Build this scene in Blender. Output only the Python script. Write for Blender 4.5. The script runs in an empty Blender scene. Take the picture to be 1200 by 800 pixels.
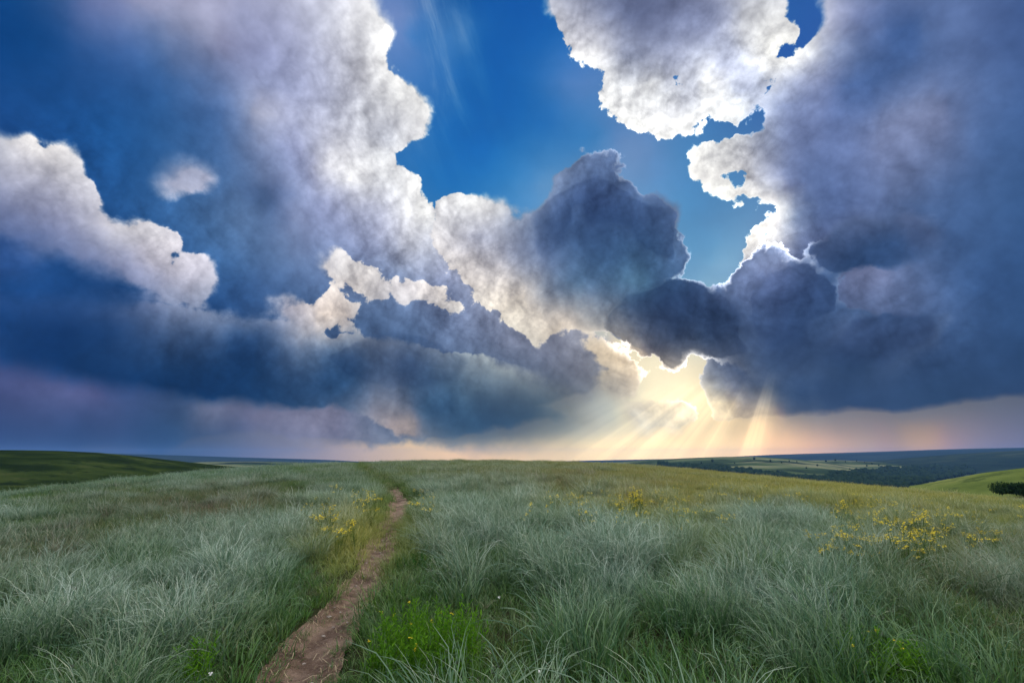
# storm light over a feather-grass hill
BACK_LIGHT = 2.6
SUN_POWER = 3.0
HAZE = 0.00009
HAZE_COL = (0.16, 0.37, 0.82, 1)
import bpy, bmesh, math, random
import numpy as np
from mathutils import Vector, noise as mnoise

random.seed(7)
np.random.seed(7)
SC = bpy.context.scene
COL = SC.collection
R = math.radians

# ------------------------------------------------------------------ camera
PITCH = R(12.7)
EYE = 1.66
FPX = 600.0                       # focal length for a 1200 px wide frame (18 mm on 36 mm)


def direction(px, py):
    """unit world direction of a sight line, camera looking along +Y and tilted up"""
    x, up, f = (px - 600.0) / FPX, (400.0 - py) / FPX, 1.0
    y = f * math.cos(PITCH) - up * math.sin(PITCH)
    z = f * math.sin(PITCH) + up * math.cos(PITCH)
    return Vector((x, y, z)).normalized()


def azel(px, py):
    d = direction(px, py)
    return math.degrees(math.atan2(d.x, d.y)), math.degrees(math.asin(d.z))


cam_data = bpy.data.cameras.new("camera")
cam = bpy.data.objects.new("camera", cam_data)
COL.objects.link(cam)
cam.location = (0, 0, EYE)
cam.rotation_euler = (R(90) + PITCH, 0, 0)
cam_data.lens = 18.0
cam_data.sensor_width = 36.0
cam_data.clip_start = 0.05
cam_data.clip_end = 60000
SC.camera = cam

SUN_AZ, SUN_EL = azel(880, 330)
SUN_DIR = direction(880, 330)


# ------------------------------------------------------------------ node helper
class NT:
    def __init__(self, tree):
        self.t = tree

    def node(self, kind, **kw):
        n = self.t.nodes.new(kind)
        for k, v in kw.items():
            setattr(n, k, v)
        return n

    def put(self, sock, v):
        if v is None:
            return
        if isinstance(v, bpy.types.NodeSocket):
            self.t.links.new(v, sock)
        else:
            sock.default_value = v

    def m(self, op, a, b=None, c=None, clamp=False):
        n = self.node("ShaderNodeMath", operation=op, use_clamp=clamp)
        for s, v in zip(n.inputs, (a, b, c)):
            self.put(s, v)
        return n.outputs[0]

    def add(self, a, b): return self.m("ADD", a, b)
    def sub(self, a, b): return self.m("SUBTRACT", a, b)
    def mul(self, a, b): return self.m("MULTIPLY", a, b)
    def mad(self, a, b, c): return self.m("MULTIPLY_ADD", a, b, c)

    def v(self, op, a, b=None, c=None, scale=None, out=0):
        n = self.node("ShaderNodeVectorMath", operation=op)
        for s, x in zip(n.inputs, (a, b, c)):
            self.put(s, x)
        if scale is not None:
            self.put(n.inputs["Scale"], scale)
        return n.outputs[out]

    def sstep(self, x, lo, hi, a=0.0, b=1.0, kind="SMOOTHSTEP"):
        n = self.node("ShaderNodeMapRange", interpolation_type=kind)
        for s, y in zip(n.inputs, (x, lo, hi, a, b)):
            self.put(s, y)
        return n.outputs[0]

    def noise(self, vec, scale, detail=2.0, rough=0.5, lac=2.0, dist=0.0, color=False, dims="3D", w=None):
        n = self.node("ShaderNodeTexNoise", noise_dimensions=dims)
        if vec is not None and dims != "1D":
            self.put(n.inputs["Vector"], vec)
        if w is not None:
            self.put(n.inputs["W"], w)
        self.put(n.inputs["Scale"], scale)
        self.put(n.inputs["Detail"], detail)
        self.put(n.inputs["Roughness"], rough)
        self.put(n.inputs["Lacunarity"], lac)
        self.put(n.inputs["Distortion"], dist)
        return n.outputs[1 if color else 0]

    def vor(self, vec, scale, detail=0.0, rough=0.5, lac=2.0, feature="F1", smooth=0.5):
        n = self.node("ShaderNodeTexVoronoi", feature=feature, normalize=True)
        self.put(n.inputs["Vector"], vec)
        self.put(n.inputs["Scale"], scale)
        self.put(n.inputs["Detail"], detail)
        self.put(n.inputs["Roughness"], rough)
        self.put(n.inputs["Lacunarity"], lac)
        if feature == "SMOOTH_F1":
            self.put(n.inputs["Smoothness"], smooth)
        return n.outputs["Distance"]

    def mix(self, f, a, b, blend="MIX"):
        n = self.node("ShaderNodeMix", data_type="RGBA", blend_type=blend, clamp_factor=True)
        self.put(n.inputs[0], f)
        self.put(n.inputs[6], a)
        self.put(n.inputs[7], b)
        return n.outputs[2]

    def fmix(self, f, a, b):
        n = self.node("ShaderNodeMix", data_type="FLOAT", clamp_factor=True)
        self.put(n.inputs[0], f)
        self.put(n.inputs[2], a)
        self.put(n.inputs[3], b)
        return n.outputs[0]

    def sep(self, v):
        n = self.node("ShaderNodeSeparateXYZ")
        self.put(n.inputs[0], v)
        return n.outputs

    def comb(self, x, y, z):
        n = self.node("ShaderNodeCombineXYZ")
        for s, q in zip(n.inputs, (x, y, z)):
            self.put(s, q)
        return n.outputs[0]


def srgb(r, g, b):
    f = lambda c: (c / 255 / 12.92) if c <= 10.3 else ((c / 255 + 0.055) / 1.055) ** 2.4
    return (f(r), f(g), f(b), 1.0)
# ------------------------------------------------------------------ sky: layout of the cloudscape
# colours by heading: control points of three cloud layers (sight line x, y, r, g, b)
CLEAR = """540 0 12 85 165;600 0 10 88 170;640 30 14 95 175;560 60 12 92 172;490 40 60 120 188;470 20 120 145 200;480 60 85 130 195;540 40 70 130 195
515 100 45 112 185;600 120 8 98 178;560 170 10 102 182;640 150 30 112 188;680 100 90 135 198;660 105 70 125 192;690 160 45 122 188;530 210 22 112 188
600 210 48 128 195;640 215 95 150 202;740 170 105 142 195;780 200 85 138 195;800 180 65 132 190;720 190 105 148 200;800 240 62 138 195;840 250 50 128 185
860 230 55 132 190;830 290 60 142 195;850 305 105 168 210;800 330 80 148 195;860 320 82 148 195;920 60 25 86 168;905 20 36 96 172;0 0 20 75 145
0 400 30 70 130;300 300 60 110 170;1200 0 70 105 170;1200 400 45 78 128;1000 200 80 110 170;600 350 90 140 190;700 400 150 165 180
760 460 245 234 200;720 405 232 216 180;750 425 250 236 200;695 392 200 195 180;800 425 245 230 195;735 445 215 208 185;800 450 250 238 200;740 480 186 182 164;820 470 226 206 168;850 480 206 184 148;700 490 136 150 158;680 510 165 168 160
750 500 180 174 154;800 510 188 172 146;870 500 192 170 138;840 505 205 185 152;900 490 230 190 150;700 525 212 200 170;650 525 205 188 158
600 527 235 205 165;550 525 225 190 155;500 522 230 200 160;450 522 205 180 155;400 520 180 160 155;350 522 150 140 150;300 522 120 120 145
200 525 50 80 130;0 530 40 70 135;750 530 218 204 175;800 530 225 205 175;860 528 220 195 165;900 515 215 175 145;940 520 215 170 145
980 512 180 140 140;1030 515 160 130 140;1072 504 212 152 116;1092 523 228 170 118;1062 522 172 136 132;1060 500 170 120 125;1110 515 160 125 140;1150 515 110 108 145
1200 515 75 90 140;1000 527 200 165 150;960 505 190 145 140"""
STORM = """0 -60 22 78 150;0 0 20 75 145;60 40 25 80 150;0 100 30 80 150;100 100 40 90 160;130 5 130 140 195;180 10 165 170 210;230 30 170 175 212;250 55 160 165 208
160 50 75 112 178;200 100 62 108 175;280 20 158 165 208;300 60 148 156 203;340 40 165 171 210;390 20 215 218 238;420 15 240 240 250;440 40 245 245 252
400 70 205 208 230;435 90 235 235 245;380 110 178 184 216;430 130 222 225 238;475 120 248 248 252;485 150 235 235 245;450 160 210 215 235;315 130 195 198 225
290 140 128 148 196;330 110 150 160 205;250 130 78 118 182;340 170 145 156 202;400 190 230 230 240;420 215 240 240 246;390 200 225 225 238;360 200 150 160 204
450 225 225 228 240;480 230 240 240 248;500 255 250 250 255;440 250 185 190 220;390 240 150 160 205;320 210 130 150 198;310 230 90 122 174;350 260 135 150 195
430 290 150 162 205;480 285 205 208 228;250 180 75 115 175;200 150 55 105 170;150 180 40 95 165;120 140 35 90 160;200 250 60 105 165;270 260 95 130 182
260 300 70 110 165;300 330 65 100 155;220 380 36 76 138;330 300 100 130 180;380 300 120 142 190;420 350 105 130 175;350 350 75 105 155;460 330 115 138 182
460 370 95 122 168;520 320 150 160 198;540 370 115 132 172;100 350 30 70 130;0 330 30 75 140;0 300 55 88 152;50 390 20 60 120;150 400 18 58 118
250 400 24 62 120;350 400 45 80 130;420 390 70 100 148;480 400 75 103 148;540 420 85 108 148;600 400 120 130 160;590 450 80 105 140;640 420 112 122 150
680 440 120 126 145;640 470 90 115 140;560 470 70 100 140;600 500 60 95 130;650 500 90 120 140;0 430 75 85 145;0 460 70 82 145;50 450 85 92 150
100 460 85 92 152;0 500 45 72 135;80 500 45 75 138;0 525 40 70 135;150 470 65 85 145;180 500 40 78 135;200 520 38 78 130;250 480 110 118 155
300 475 135 130 165;330 490 120 122 158;380 485 130 128 160;280 500 85 100 145;430 500 100 110 140;400 505 110 112 145;250 520 60 85 130
700 0 125 135 170;740 20 110 122 162;780 40 125 135 172;680 40 215 215 230;700 60 230 230 240;740 80 150 160 195;790 80 165 172 202;830 60 165 173 205;860 80 150 160 200;775 110 215 218 230;810 112 180 186 212;830 95 235 236 244;755 100 235 236 243;870 105 165 175 210
840 20 140 150 190;880 10 222 225 236;880 50 225 227 237;850 95 222 224 236;760 120 222 224 234;800 140 228 229 238;725 95 215 218 230;720 120 235 236 244
860 130 235 238 245;900 80 248 248 252;940 60 250 250 253;930 30 245 245 250;980 20 165 172 212;960 90 140 152 198;920 120 130 145 192;895 155 160 172 208
840 180 245 245 250;870 190 230 230 240;900 200 150 160 198;935 215 110 125 172;880 222 240 240 246;915 245 250 248 250;895 270 250 245 245;885 290 245 240 240
950 150 115 132 182;1000 100 75 105 165;1050 40 65 98 160;1040 80 70 102 162;1100 30 100 125 180;1020 20 110 130 185;1060 130 140 152 195;1090 150 125 140 188
1040 170 125 140 188;1150 50 90 118 178;1200 20 80 110 172;1200 120 75 108 168;1150 150 85 115 172;1000 200 100 120 172;950 200 100 122 174;950 250 92 115 165
1050 220 105 124 172;1120 220 80 110 165;1200 220 65 100 155;930 290 115 128 170;1010 260 95 115 165;1050 280 60 90 140;1000 330 115 128 172;1020 310 120 130 172
1070 330 90 110 155;940 340 75 98 145;980 390 75 98 145;900 330 95 112 158;870 350 100 115 158;890 400 70 92 138;1080 400 60 88 138;1150 330 60 92 145
1200 330 55 88 140;1150 420 48 80 130;1200 420 45 78 128;900 450 52 80 125;1000 450 45 75 122;1000 490 48 76 122;925 480 60 85 125;1100 470 42 74 120
1200 480 45 76 125;850 460 82 94 124;862 476 150 138 132;890 486 190 162 130;842 470 190 172 142;915 490 150 130 128"""
FRONT = """0 175 215 215 230;30 175 245 240 245;70 190 235 232 240;100 230 205 205 225;20 200 190 192 218;40 230 170 175 208;60 260 150 158 200;0 250 130 142 190
80 270 150 158 200;130 268 215 212 228;110 290 140 150 192;160 275 225 222 235;185 280 225 220 232;185 310 190 188 212;150 310 140 148 190;200 330 165 168 200
230 330 190 188 210;0 275 80 105 165;50 290 95 118 172;215 208 158 168 208;420 325 225 218 220;395 318 215 212 220;440 338 210 205 212;390 372 225 205 195
340 365 175 172 192;510 345 215 205 205;478 335 200 195 205;540 240 235 235 242;575 245 240 238 242;525 270 215 215 228;560 280 175 180 205;600 265 150 160 190
550 310 215 208 212;590 330 230 220 215;610 350 240 225 210;630 385 235 220 205;600 300 150 158 185;640 300 95 115 155;660 240 85 110 158;690 195 88 112 160
690 220 75 100 150;720 230 75 100 148;640 270 80 105 150;700 270 62 90 138;740 260 66 94 142;775 260 80 108 155;785 295 75 105 150;720 310 65 98 142
760 300 70 105 150;680 330 85 115 150;740 330 85 125 160;650 350 130 140 160;700 350 95 115 145;660 375 200 185 175;740 365 75 98 135;780 360 55 78 118
820 360 60 82 122;840 375 55 78 118;800 385 60 80 115;840 400 62 82 118;860 340 95 112 155;900 320 100 115 160;900 310 115 128 168;880 380 72 95 140
940 320 80 102 150;940 360 62 88 135;1000 390 75 98 145;1080 385 70 95 142;1000 430 48 78 124;900 430 58 84 130;1000 270 95 115 160;1060 260 100 118 162
1040 285 62 92 140;1000 300 62 92 140;770 406 98 100 116;785 432 190 168 145;815 455 190 165 140;860 480 120 118 130;760 490 176 172 166;795 486 190 178 156;720 449 170 160 150;640 480 80 112 135;740 420 215 185 150;700 410 220 195 165
0 380 22 64 126;0 405 25 65 128;100 420 18 58 115;100 380 22 62 122;200 430 18 58 112;300 440 22 62 115;400 450 28 68 118;400 420 50 84 132;480 430 62 92 138
500 480 40 80 125;550 500 42 82 122;600 505 50 88 125;650 500 80 112 135;300 400 30 68 124;470 497 165 142 135;425 488 120 125 150"""
# outlines of the storm clouds (behind) and of the nearer cumulus
STORM_SHAPES = ["""-400 -300;425 -300;430 0;447 30;440 60;450 95;480 100;497 130;485 165;455 185;470 200;490 215;508 250;500 280;560 330;640 380;700 400;720 440
690 462;650 490;600 515;480 513;400 511;330 513;280 520;230 530;200 560;-400 560""",
                """655 -300;648 0;660 35;690 65;700 82;722 90;725 105;708 108;720 130;750 148;785 157;805 152;828 140;832 128;850 150;870 140;885 115;905 95;915 60;930 40
925 20;905 20;915 0;915 -300""",
                """960 -300;965 0;970 20;960 50;930 85;910 110;905 130;885 160;850 165;818 180;820 195;850 205;845 225;870 240;905 228;925 232;928 265;915 275;880 285;872 300
895 305;850 345;840 370;842 425;836 450;850 480;910 496;1000 504;1090 497;1200 490;1700 485;1700 -300""",
                "!912 42;925 50;938 44;930 72;916 84;908 66", "!872 150;890 120;905 92;915 96;898 128;884 158", "!820 118;838 128;846 150;832 166;816 150",
                "!845 200;862 205;880 222;866 226;850 216", "!735 78;742 86;738 96;731 88", "!846 96;862 102;860 118;844 110", "!786 92;804 98;800 112;788 110", "!818 70;832 66;838 84;822 90", "!868 58;884 66;880 82;866 76", "!756 96;768 104;764 116;752 110", "!806 124;822 120;826 136;810 138", "!896 30;908 36;902 50;892 46", "!890 186;905 178;912 192;898 200"]
FRONT_SHAPES = ["""-300 150;0 165;15 170;35 166;38 178;60 174;85 183;92 192;85 205;105 218;112 245;100 255;118 260;130 266;140 275;165 264;182 268;197 280;190 300;198 308;215 325;225 311
240 319;246 332;235 352;220 345;200 348;180 340;160 328;130 320;100 310;70 295;40 290;0 275;-300 250""",
                "195 212;205 200;220 194;238 205;235 215;205 223", "385 312;400 304;415 313;430 320;453 333;440 346;420 340;400 332",
                "322 357;335 354;355 370;370 376;390 357;409 360;405 381;385 386;350 378", "493 335;505 332;531 358;520 368;500 352", "473 332;482 329;486 340;475 344",
                """514 255;520 240;535 231;560 236;580 239;595 247;608 258;640 250;650 238;655 212;664 194;682 183;705 183;722 192;732 206;744 212;746 228;750 236;768 230;786 242
786 262;797 280;804 295;795 313;776 322;765 336;752 344;765 342;790 334;820 338;850 353;860 375;856 400;835 411;800 402;780 396;740 386;700 378;660 372;647 377
650 392;632 399;615 386;590 362;570 347;545 327;520 300""",
                """842 346;870 317;900 299;913 308;935 307;960 317;976 325;969 350;966 362;1040 380;1100 374;1092 400;1020 445;900 445;850 412;836 380""",
                "958 292;1000 256;1030 262;1060 251;1096 280;1070 300;1010 313;985 310",
                "742 396;770 389;792 398;800 414;784 424;766 420;752 412",                 "690 400;702 405;735 422;745 415;750 428;725 432;700 420", "457 489;464 489;480 508;474 509", "742 486;758 478;776 480;796 474;806 484;796 496;772 502;750 498", "706 446;722 438;738 444;734 456;716 460",
                """-300 395;-50 410;30 424;100 439;150 443;200 452;280 462;350 471;400 468;432 478;470 500;520 511;600 517;660 512;690 492;660 462;560 425;470 412;400 400
200 365;-50 350;-300 345"""]
SHRED_SHAPES = ["""714 382;722 368;735 358;747 352;770 345;790 335;808 337;822 342;830 352;845 355;852 370;860 378;857 395;862 408;845 412;830 405;815 398;800 402;785 398;765 394;740 394;725 390""",
                "747 396;770 390;788 398;796 412;782 420;766 416", "286 216;305 220;322 211;341 232;328 252;306 240",
                "956 294;1000 258;1030 264;1060 250;1098 280;1070 302;1010 315;983 311",                 "880 352;905 325;935 312;960 322;974 332;966 362;940 372;935 395;905 400;884 384", "975 420;1000 385;1050 372;1092 376;1085 398;1030 425",
                "560 470;600 450;640 455;660 470;620 490;570 492", "395 418;440 398;500 402;545 425;530 445;470 450;410 442", "626 262;640 246;660 232;672 246;664 280;640 292",
                "668 222;690 204;716 206;728 226;742 240;726 262;690 258", "735 252;764 240;782 252;790 275;780 292;752 288"]
# how ragged the cloud edges are there: 1 crisp heaps, 0 veils (x, y, value)
RAGGED = """100 60 0;0 100 0;180 20 .25;300 40 .3;430 60 .85;470 200 .85;500 270 .88;380 200 .85;315 130 .45;300 220 .4;330 120 .6;430 160 .85;400 260 .7;200 200 .1;215 208 .7;30 170 .84;100 230 .86;185 290 .9;230 330 .8
60 290 .45;60 240 .7;130 330 .3;100 390 .2;300 350 .55;420 325 1;390 370 1;510 350 1;350 300 .3;450 380 .6;540 240 .9;590 340 1;700 200 .88;660 220 .88;740 220 .9;790 280 .9;700 280 .55;650 320 .7;780 370 .7;850 380 .8
620 390 .9;770 490 .62;740 410 1;800 430 1;850 480 .9;100 440 .55;0 412 .5;180 448 .6;250 460 .65;330 470 .65;400 480 .7;470 500 .8;560 500 .4;640 480 .03;0 500 0;150 490 0;300 490 .2
660 40 1;720 120 1;800 140 1;880 60 1;760 30 .4;770 100 1;830 90 1;860 120 1;940 70 1;870 200 1;910 260 1;850 340 1;960 120 .55;1000 60 .4;1060 130 .6;1100 50 .35;1200 100 .2;1150 250 .25
950 200 .4;1000 270 .62;1060 260 .62;1040 300 .65;940 320 .88;970 380 .75;1090 380 .75;1030 420 .6;920 400 .6;1000 440 .25;900 440 .45;1000 500 0;1100 492 0;1200 400 .25;1200 490 0;580 30 .2;600 200 .3;800 240 .5"""

AZ0, AZ1, EL0, EL1, NROW, POW = -62.0, 62.0, -1.2, 49.5, 54, 0.72


def _pts(text):
    return [tuple(float(q) for q in p.split()) for p in text.replace("\n", ";").split(";") if p.strip()]


def _grid_px():
    """sight-line x, y of every node of the heading / height grid"""
    az = np.radians(np.linspace(AZ0, AZ1, 125))
    s = np.linspace(0, 1, NROW)
    el = np.radians(EL0 + (EL1 - EL0) * s ** (1 / POW))
    A, E = np.meshgrid(az, el)
    x, y, z = np.sin(A) * np.cos(E), np.cos(A) * np.cos(E), np.sin(E)
    f = y * math.cos(PITCH) + z * math.sin(PITCH)
    up = -y * math.sin(PITCH) + z * math.cos(PITCH)
    f = np.maximum(f, 0.15)
    return 600 + FPX * x / f, 400 - FPX * up / f


GX, GY = _grid_px()


def _rbf(points, nval):
    P = np.array([p[:2] for p in points])
    V = np.array([p[2:2 + nval] for p in points])
    D = np.sqrt(((P[:, None] - P[None]) ** 2).sum(-1) + 9)
    W = np.linalg.solve(D - 4.0 * np.eye(len(P)), V - V.mean(0))
    qx, qy = np.clip(GX, -40, 1240), np.clip(GY, -40, 545)
    Q = np.stack([qx.ravel(), qy.ravel()], 1)
    out = np.sqrt(((Q[:, None] - P[None]) ** 2).sum(-1) + 9) @ W + V.mean(0)
    return out.reshape(GX.shape + (nval,))


def _sdf(shapes):
    Q = np.stack([GX.ravel(), GY.ravel()], 1)
    best = np.full(len(Q), -1e9)
    for sh in shapes:
        P = np.array(_pts(sh.lstrip("!")))
        d2 = np.full(len(Q), 1e18)
        inside = np.zeros(len(Q), bool)
        for a, b in zip(P, np.roll(P, -1, 0)):
            e, w = b - a, Q - a
            t = np.clip((w @ e) / max(e @ e, 1e-9), 0, 1)
            d2 = np.minimum(d2, ((w - t[:, None] * e) ** 2).sum(1))
            if a[1] != b[1]:
                c = ((a[1] > Q[:, 1]) != (b[1] > Q[:, 1])) & (Q[:, 0] < e[0] * (Q[:, 1] - a[1]) / (b[1] - a[1]) + a[0])
                inside ^= c
        sd = np.where(inside, 1, -1) * np.sqrt(d2)
        best = np.maximum(best, sd) if not sh.startswith("!") else np.minimum(best, -sd)
    return best.reshape(GX.shape)


SDR = 60.0
grids = [np.clip(_rbf(_pts(t), 3) / 255.0, 0, 1) for t in (CLEAR, STORM, FRONT)]
shred_grid = np.clip(0.5 + _sdf(SHRED_SHAPES) / (2 * SDR), 0, 1)
shape_grid = np.stack([np.clip(0.5 + _sdf(STORM_SHAPES) / (2 * SDR), 0, 1), np.clip(0.5 + _sdf(FRONT_SHAPES) / (2 * SDR), 0, 1),
                       np.clip(_rbf(_pts(RAGGED), 1)[..., 0], 0, 1)], -1)
for k_, sat, dark in ((1, 0.93, 0.90), (2, 0.92, 0.89)):
    lum = grids[k_] @ np.array([0.3, 0.55, 0.15])
    low = np.clip((GY - 330) / 140, 0, 1)[..., None]               # storm bases are slatier than the high cloud
    g_ = np.clip((lum[..., None] + (grids[k_] - lum[..., None]) * (sat - 0.17 * low)) * dark, 0, 1)
    grids[k_] = g_ * (1 - 0.07 * g_ ** 4)
grids.append(shape_grid)

world = bpy.data.worlds.new("World")
SC.world = world
world.use_nodes = True
world.node_tree.nodes.clear()
W = NT(world.node_tree)


def layout_group(j0, j1):
    """heading and height (0..1) in, the four layout maps out, for the rows j0..j1 of the map; each row is one curve"""
    g = bpy.data.node_groups.new("cloud_layout", "ShaderNodeTree")
    g.interface.new_socket("u", in_out="INPUT", socket_type="NodeSocketFloat")
    g.interface.new_socket("s", in_out="INPUT", socket_type="NodeSocketFloat")
    for nm in ("clear", "storm", "front", "shape"):
        g.interface.new_socket(nm, in_out="OUTPUT", socket_type="NodeSocketVector")
    g.interface.new_socket("shred", in_out="OUTPUT", socket_type="NodeSocketFloat")
    N = NT(g)
    gi, go = N.node("NodeGroupInput"), N.node("NodeGroupOutput")
    row = N.mul(gi.outputs[1], NROW - 1.0)
    acc = [None] * 4
    shred = None
    xs = np.linspace(0, 1, 125)
    u_in = gi.outputs[0]
    for j in range(j0, j1 + 1):
        if acc[0] is not None:          # a chain of rows: keeps few values alive at once
            u_in = N.mad(N.v("DOT_PRODUCT", N.v("ADD", acc[0], acc[1]), N.v("ADD", acc[2], acc[3]), out=1), 1e-7, N.mad(shred, 1e-7, gi.outputs[0]))
        w = N.m("SUBTRACT", 1.0, N.m("ABSOLUTE", N.sub(N.mad(u_in, 1e-7, row), float(j))), clamp=True)
        fc = N.node("ShaderNodeFloatCurve")
        N.put(fc.inputs["Value"], u_in)
        cv = fc.mapping.curves[0]
        cv.points[0].location = (0, shred_grid[j, 0])
        cv.points[1].location = (1, shred_grid[j, -1])
        for i in range(1, 124):
            cv.points.new(xs[i], shred_grid[j, i])
        fc.mapping.update()
        shred = N.mul(fc.outputs[0], w) if shred is None else N.mad(fc.outputs[0], w, shred)
        for k in range(4):
            cn = N.node("ShaderNodeRGBCurve")
            N.put(cn.inputs["Color"], u_in)
            for ch in range(3):
                cv = cn.mapping.curves[ch]
                ys = grids[k][j, :, ch]
                idx = list(range(0, 125, 2) if k < 3 else range(125))
                cv.points[0].location = (0, ys[0])
                cv.points[1].location = (1, ys[-1])
                for i in idx[1:-1]:
                    cv.points.new(xs[i], ys[i])
                if k == 3:
                    for p in cv.points:
                        p.handle_type = "VECTOR"
            cn.mapping.update()
            acc[k] = N.v("MULTIPLY", cn.outputs[0], w) if acc[k] is None else N.v("MULTIPLY_ADD", cn.outputs[0], w, acc[k])
    for k in range(4):
        g.links.new(acc[k], go.inputs[k])
    g.links.new(shred, go.inputs[4])
    return g


D = W.node("ShaderNodeTexCoord").outputs["Generated"]
# wind-torn distortion of the direction
wv = W.v("SUBTRACT", W.noise(D, 9.0, 6.0, 0.55, color=True), (0.5, 0.5, 0.5))
DW = W.v("MULTIPLY_ADD", wv, (0.05, 0.05, 0.05), D)


def uv_of(vec):
    x, y, z = W.sep(W.v("NORMALIZE", vec))[:3]
    az = W.m("ARCTAN2", x, y)
    el = W.m("ARCSINE", z)
    u = W.sstep(az, R(AZ0), R(AZ1), kind="LINEAR")
    s = W.m("POWER", W.sstep(el, R(EL0), R(EL1), kind="LINEAR"), POW)
    return az, el, u, s


# the outline lookup bends with the distorted direction but stays level close to the horizon
dz0 = W.sep(D)[2]
calm = W.sstep(dz0, 0.0, 0.22, 0.12, 1.0)
DW = W.v("MULTIPLY_ADD", wv, W.v("SCALE", (0.05, 0.05, 0.05), scale=calm), D)
az, el, u, s = uv_of(DW)
# billowing heaps: fractal cells, sampled again a little nearer the sun for relief
sunv = tuple(SUN_DIR)
to_sun = W.v("NORMALIZE", W.v("SUBTRACT", sunv, D))
DB = W.v("MULTIPLY_ADD", W.v("SUBTRACT", W.noise(D, 22.0, 3.0, 0.5, color=True), (0.5, 0.5, 0.5)), (0.016, 0.016, 0.016), D)


def billow(vec):
    b = W.vor(vec, 12.0, 3.0, 0.48, 2.3)
    return W.m("SUBTRACT", 0.45, b)


h0 = billow(DB)
h1 = billow(W.v("MULTIPLY_ADD", to_sun, (0.02, 0.02, 0.02), DB))
relief = W.sub(h0, h1)
soft = W.sub(W.noise(DW, 7.0, 7.0, 0.58), 0.5)
fine = W.sub(0.42, W.vor(DB, 27.0, 3.0, 0.55, 2.2))          # small heaps
fine_r = W.sub(fine, W.sub(0.42, W.vor(W.v("MULTIPLY_ADD", to_sun, (0.0075, 0.0075, 0.0075), DB), 27.0, 3.0, 0.55, 2.2)))
tear = W.sub(W.noise(DB, 13.0, 6.0, 0.6), 0.5)               # torn shreds
big = W.sub(W.vor(W.v("MULTIPLY_ADD", to_sun, (0.05, 0.05, 0.05), DW), 5.0, 1.0, 0.4), W.vor(DW, 5.0, 1.0, 0.4))

prox = W.v("DOT_PRODUCT", W.v("NORMALIZE", D), sunv, out=1)
near = W.sstep(prox, 0.90, 0.995)
# crepuscular beams fanning out below the gap
dx, dy, dz = W.sep(W.v("NORMALIZE", D))[:3]
azd, eld = W.m("ARCTAN2", dx, dy), W.m("ARCSINE", dz)
b_az, b_el = azel(925, 360)
th = W.m("ARCTAN2", W.sub(azd, R(b_az)), W.sub(R(b_el), eld))
bc = W.node("ShaderNodeFloatCurve")
W.put(bc.inputs["Value"], W.sstep(th, R(-90), R(90), kind="LINEAR"))
cv = bc.mapping.curves[0]
cv.points[0].location = (0, 0)
cv.points[1].location = (1, 0)
for deg, val in ((-72, 0), (-66, .12), (-62, .25), (-58, .3), (-54, .55), (-51, .36), (-48, .62), (-44, .36), (-41, .5), (-37, .25), (-33, .36), (-27, .14), (-23, .3), (-20, .7),
                 (-17, .58), (-14, .3), (-10, .08), (2, .05), (8, .18), (13, .05), (30, 0)):
    cv.points.new((deg + 90) / 180, val)
bc.mapping.update()
beam = W.mul(bc.outputs[0], W.mad(W.noise(None, 16.0, 3.0, 0.6, dims="1D", w=th), 1.1, 0.45))
b_lo, b_hi = R(azel(760, 486)[1]), R(azel(760, 436)[1])
beam = W.mul(W.mul(beam, W.sstep(eld, b_hi, b_lo)), W.sstep(eld, R(-0.5), R(2.5), 0.7, 1.0))
beam = W.mul(beam, W.sstep(W.m("ABSOLUTE", W.sub(azd, R(azel(770, 500)[0]))), R(21), R(5)))
glow = W.v("MULTIPLY", W.comb(beam, beam, beam), (0.50, 0.44, 0.31))
# a broad warm veil round the bright gap
ga = W.mul(W.sub(azd, R(azel(790, 468)[0])), 9.0)
ge = W.mul(W.sub(eld, R(azel(790, 468)[1])), 16.0)
veil = W.m("EXPONENT", W.mul(W.add(W.mul(ga, ga), W.mul(ge, ge)), -1.0))
glow = W.v("MULTIPLY_ADD", W.comb(veil, veil, veil), (0.05, 0.045, 0.03), glow)
# the warm strip of clear air under the cloud bases
ha = W.mul(W.sub(azd, R(azel(690, 500)[0])), 2.3)
he = W.mul(W.sub(eld, R(0.3)), 33.0)
strip = W.m("EXPONENT", W.mul(W.add(W.m("POWER", W.m("ABSOLUTE", ha), 4.0), W.mul(he, he)), -1.0))
glow = W.v("MULTIPLY_ADD", W.comb(strip, strip, strip), (0.27, 0.185, 0.05), glow)
rim_w = W.mad(W.sstep(soft, -0.12, 0.14), 10.0, 4.0)
rim_v = W.mul(near, W.sstep(tear, -0.22, 0.12, 0.25, 1.0))


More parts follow.
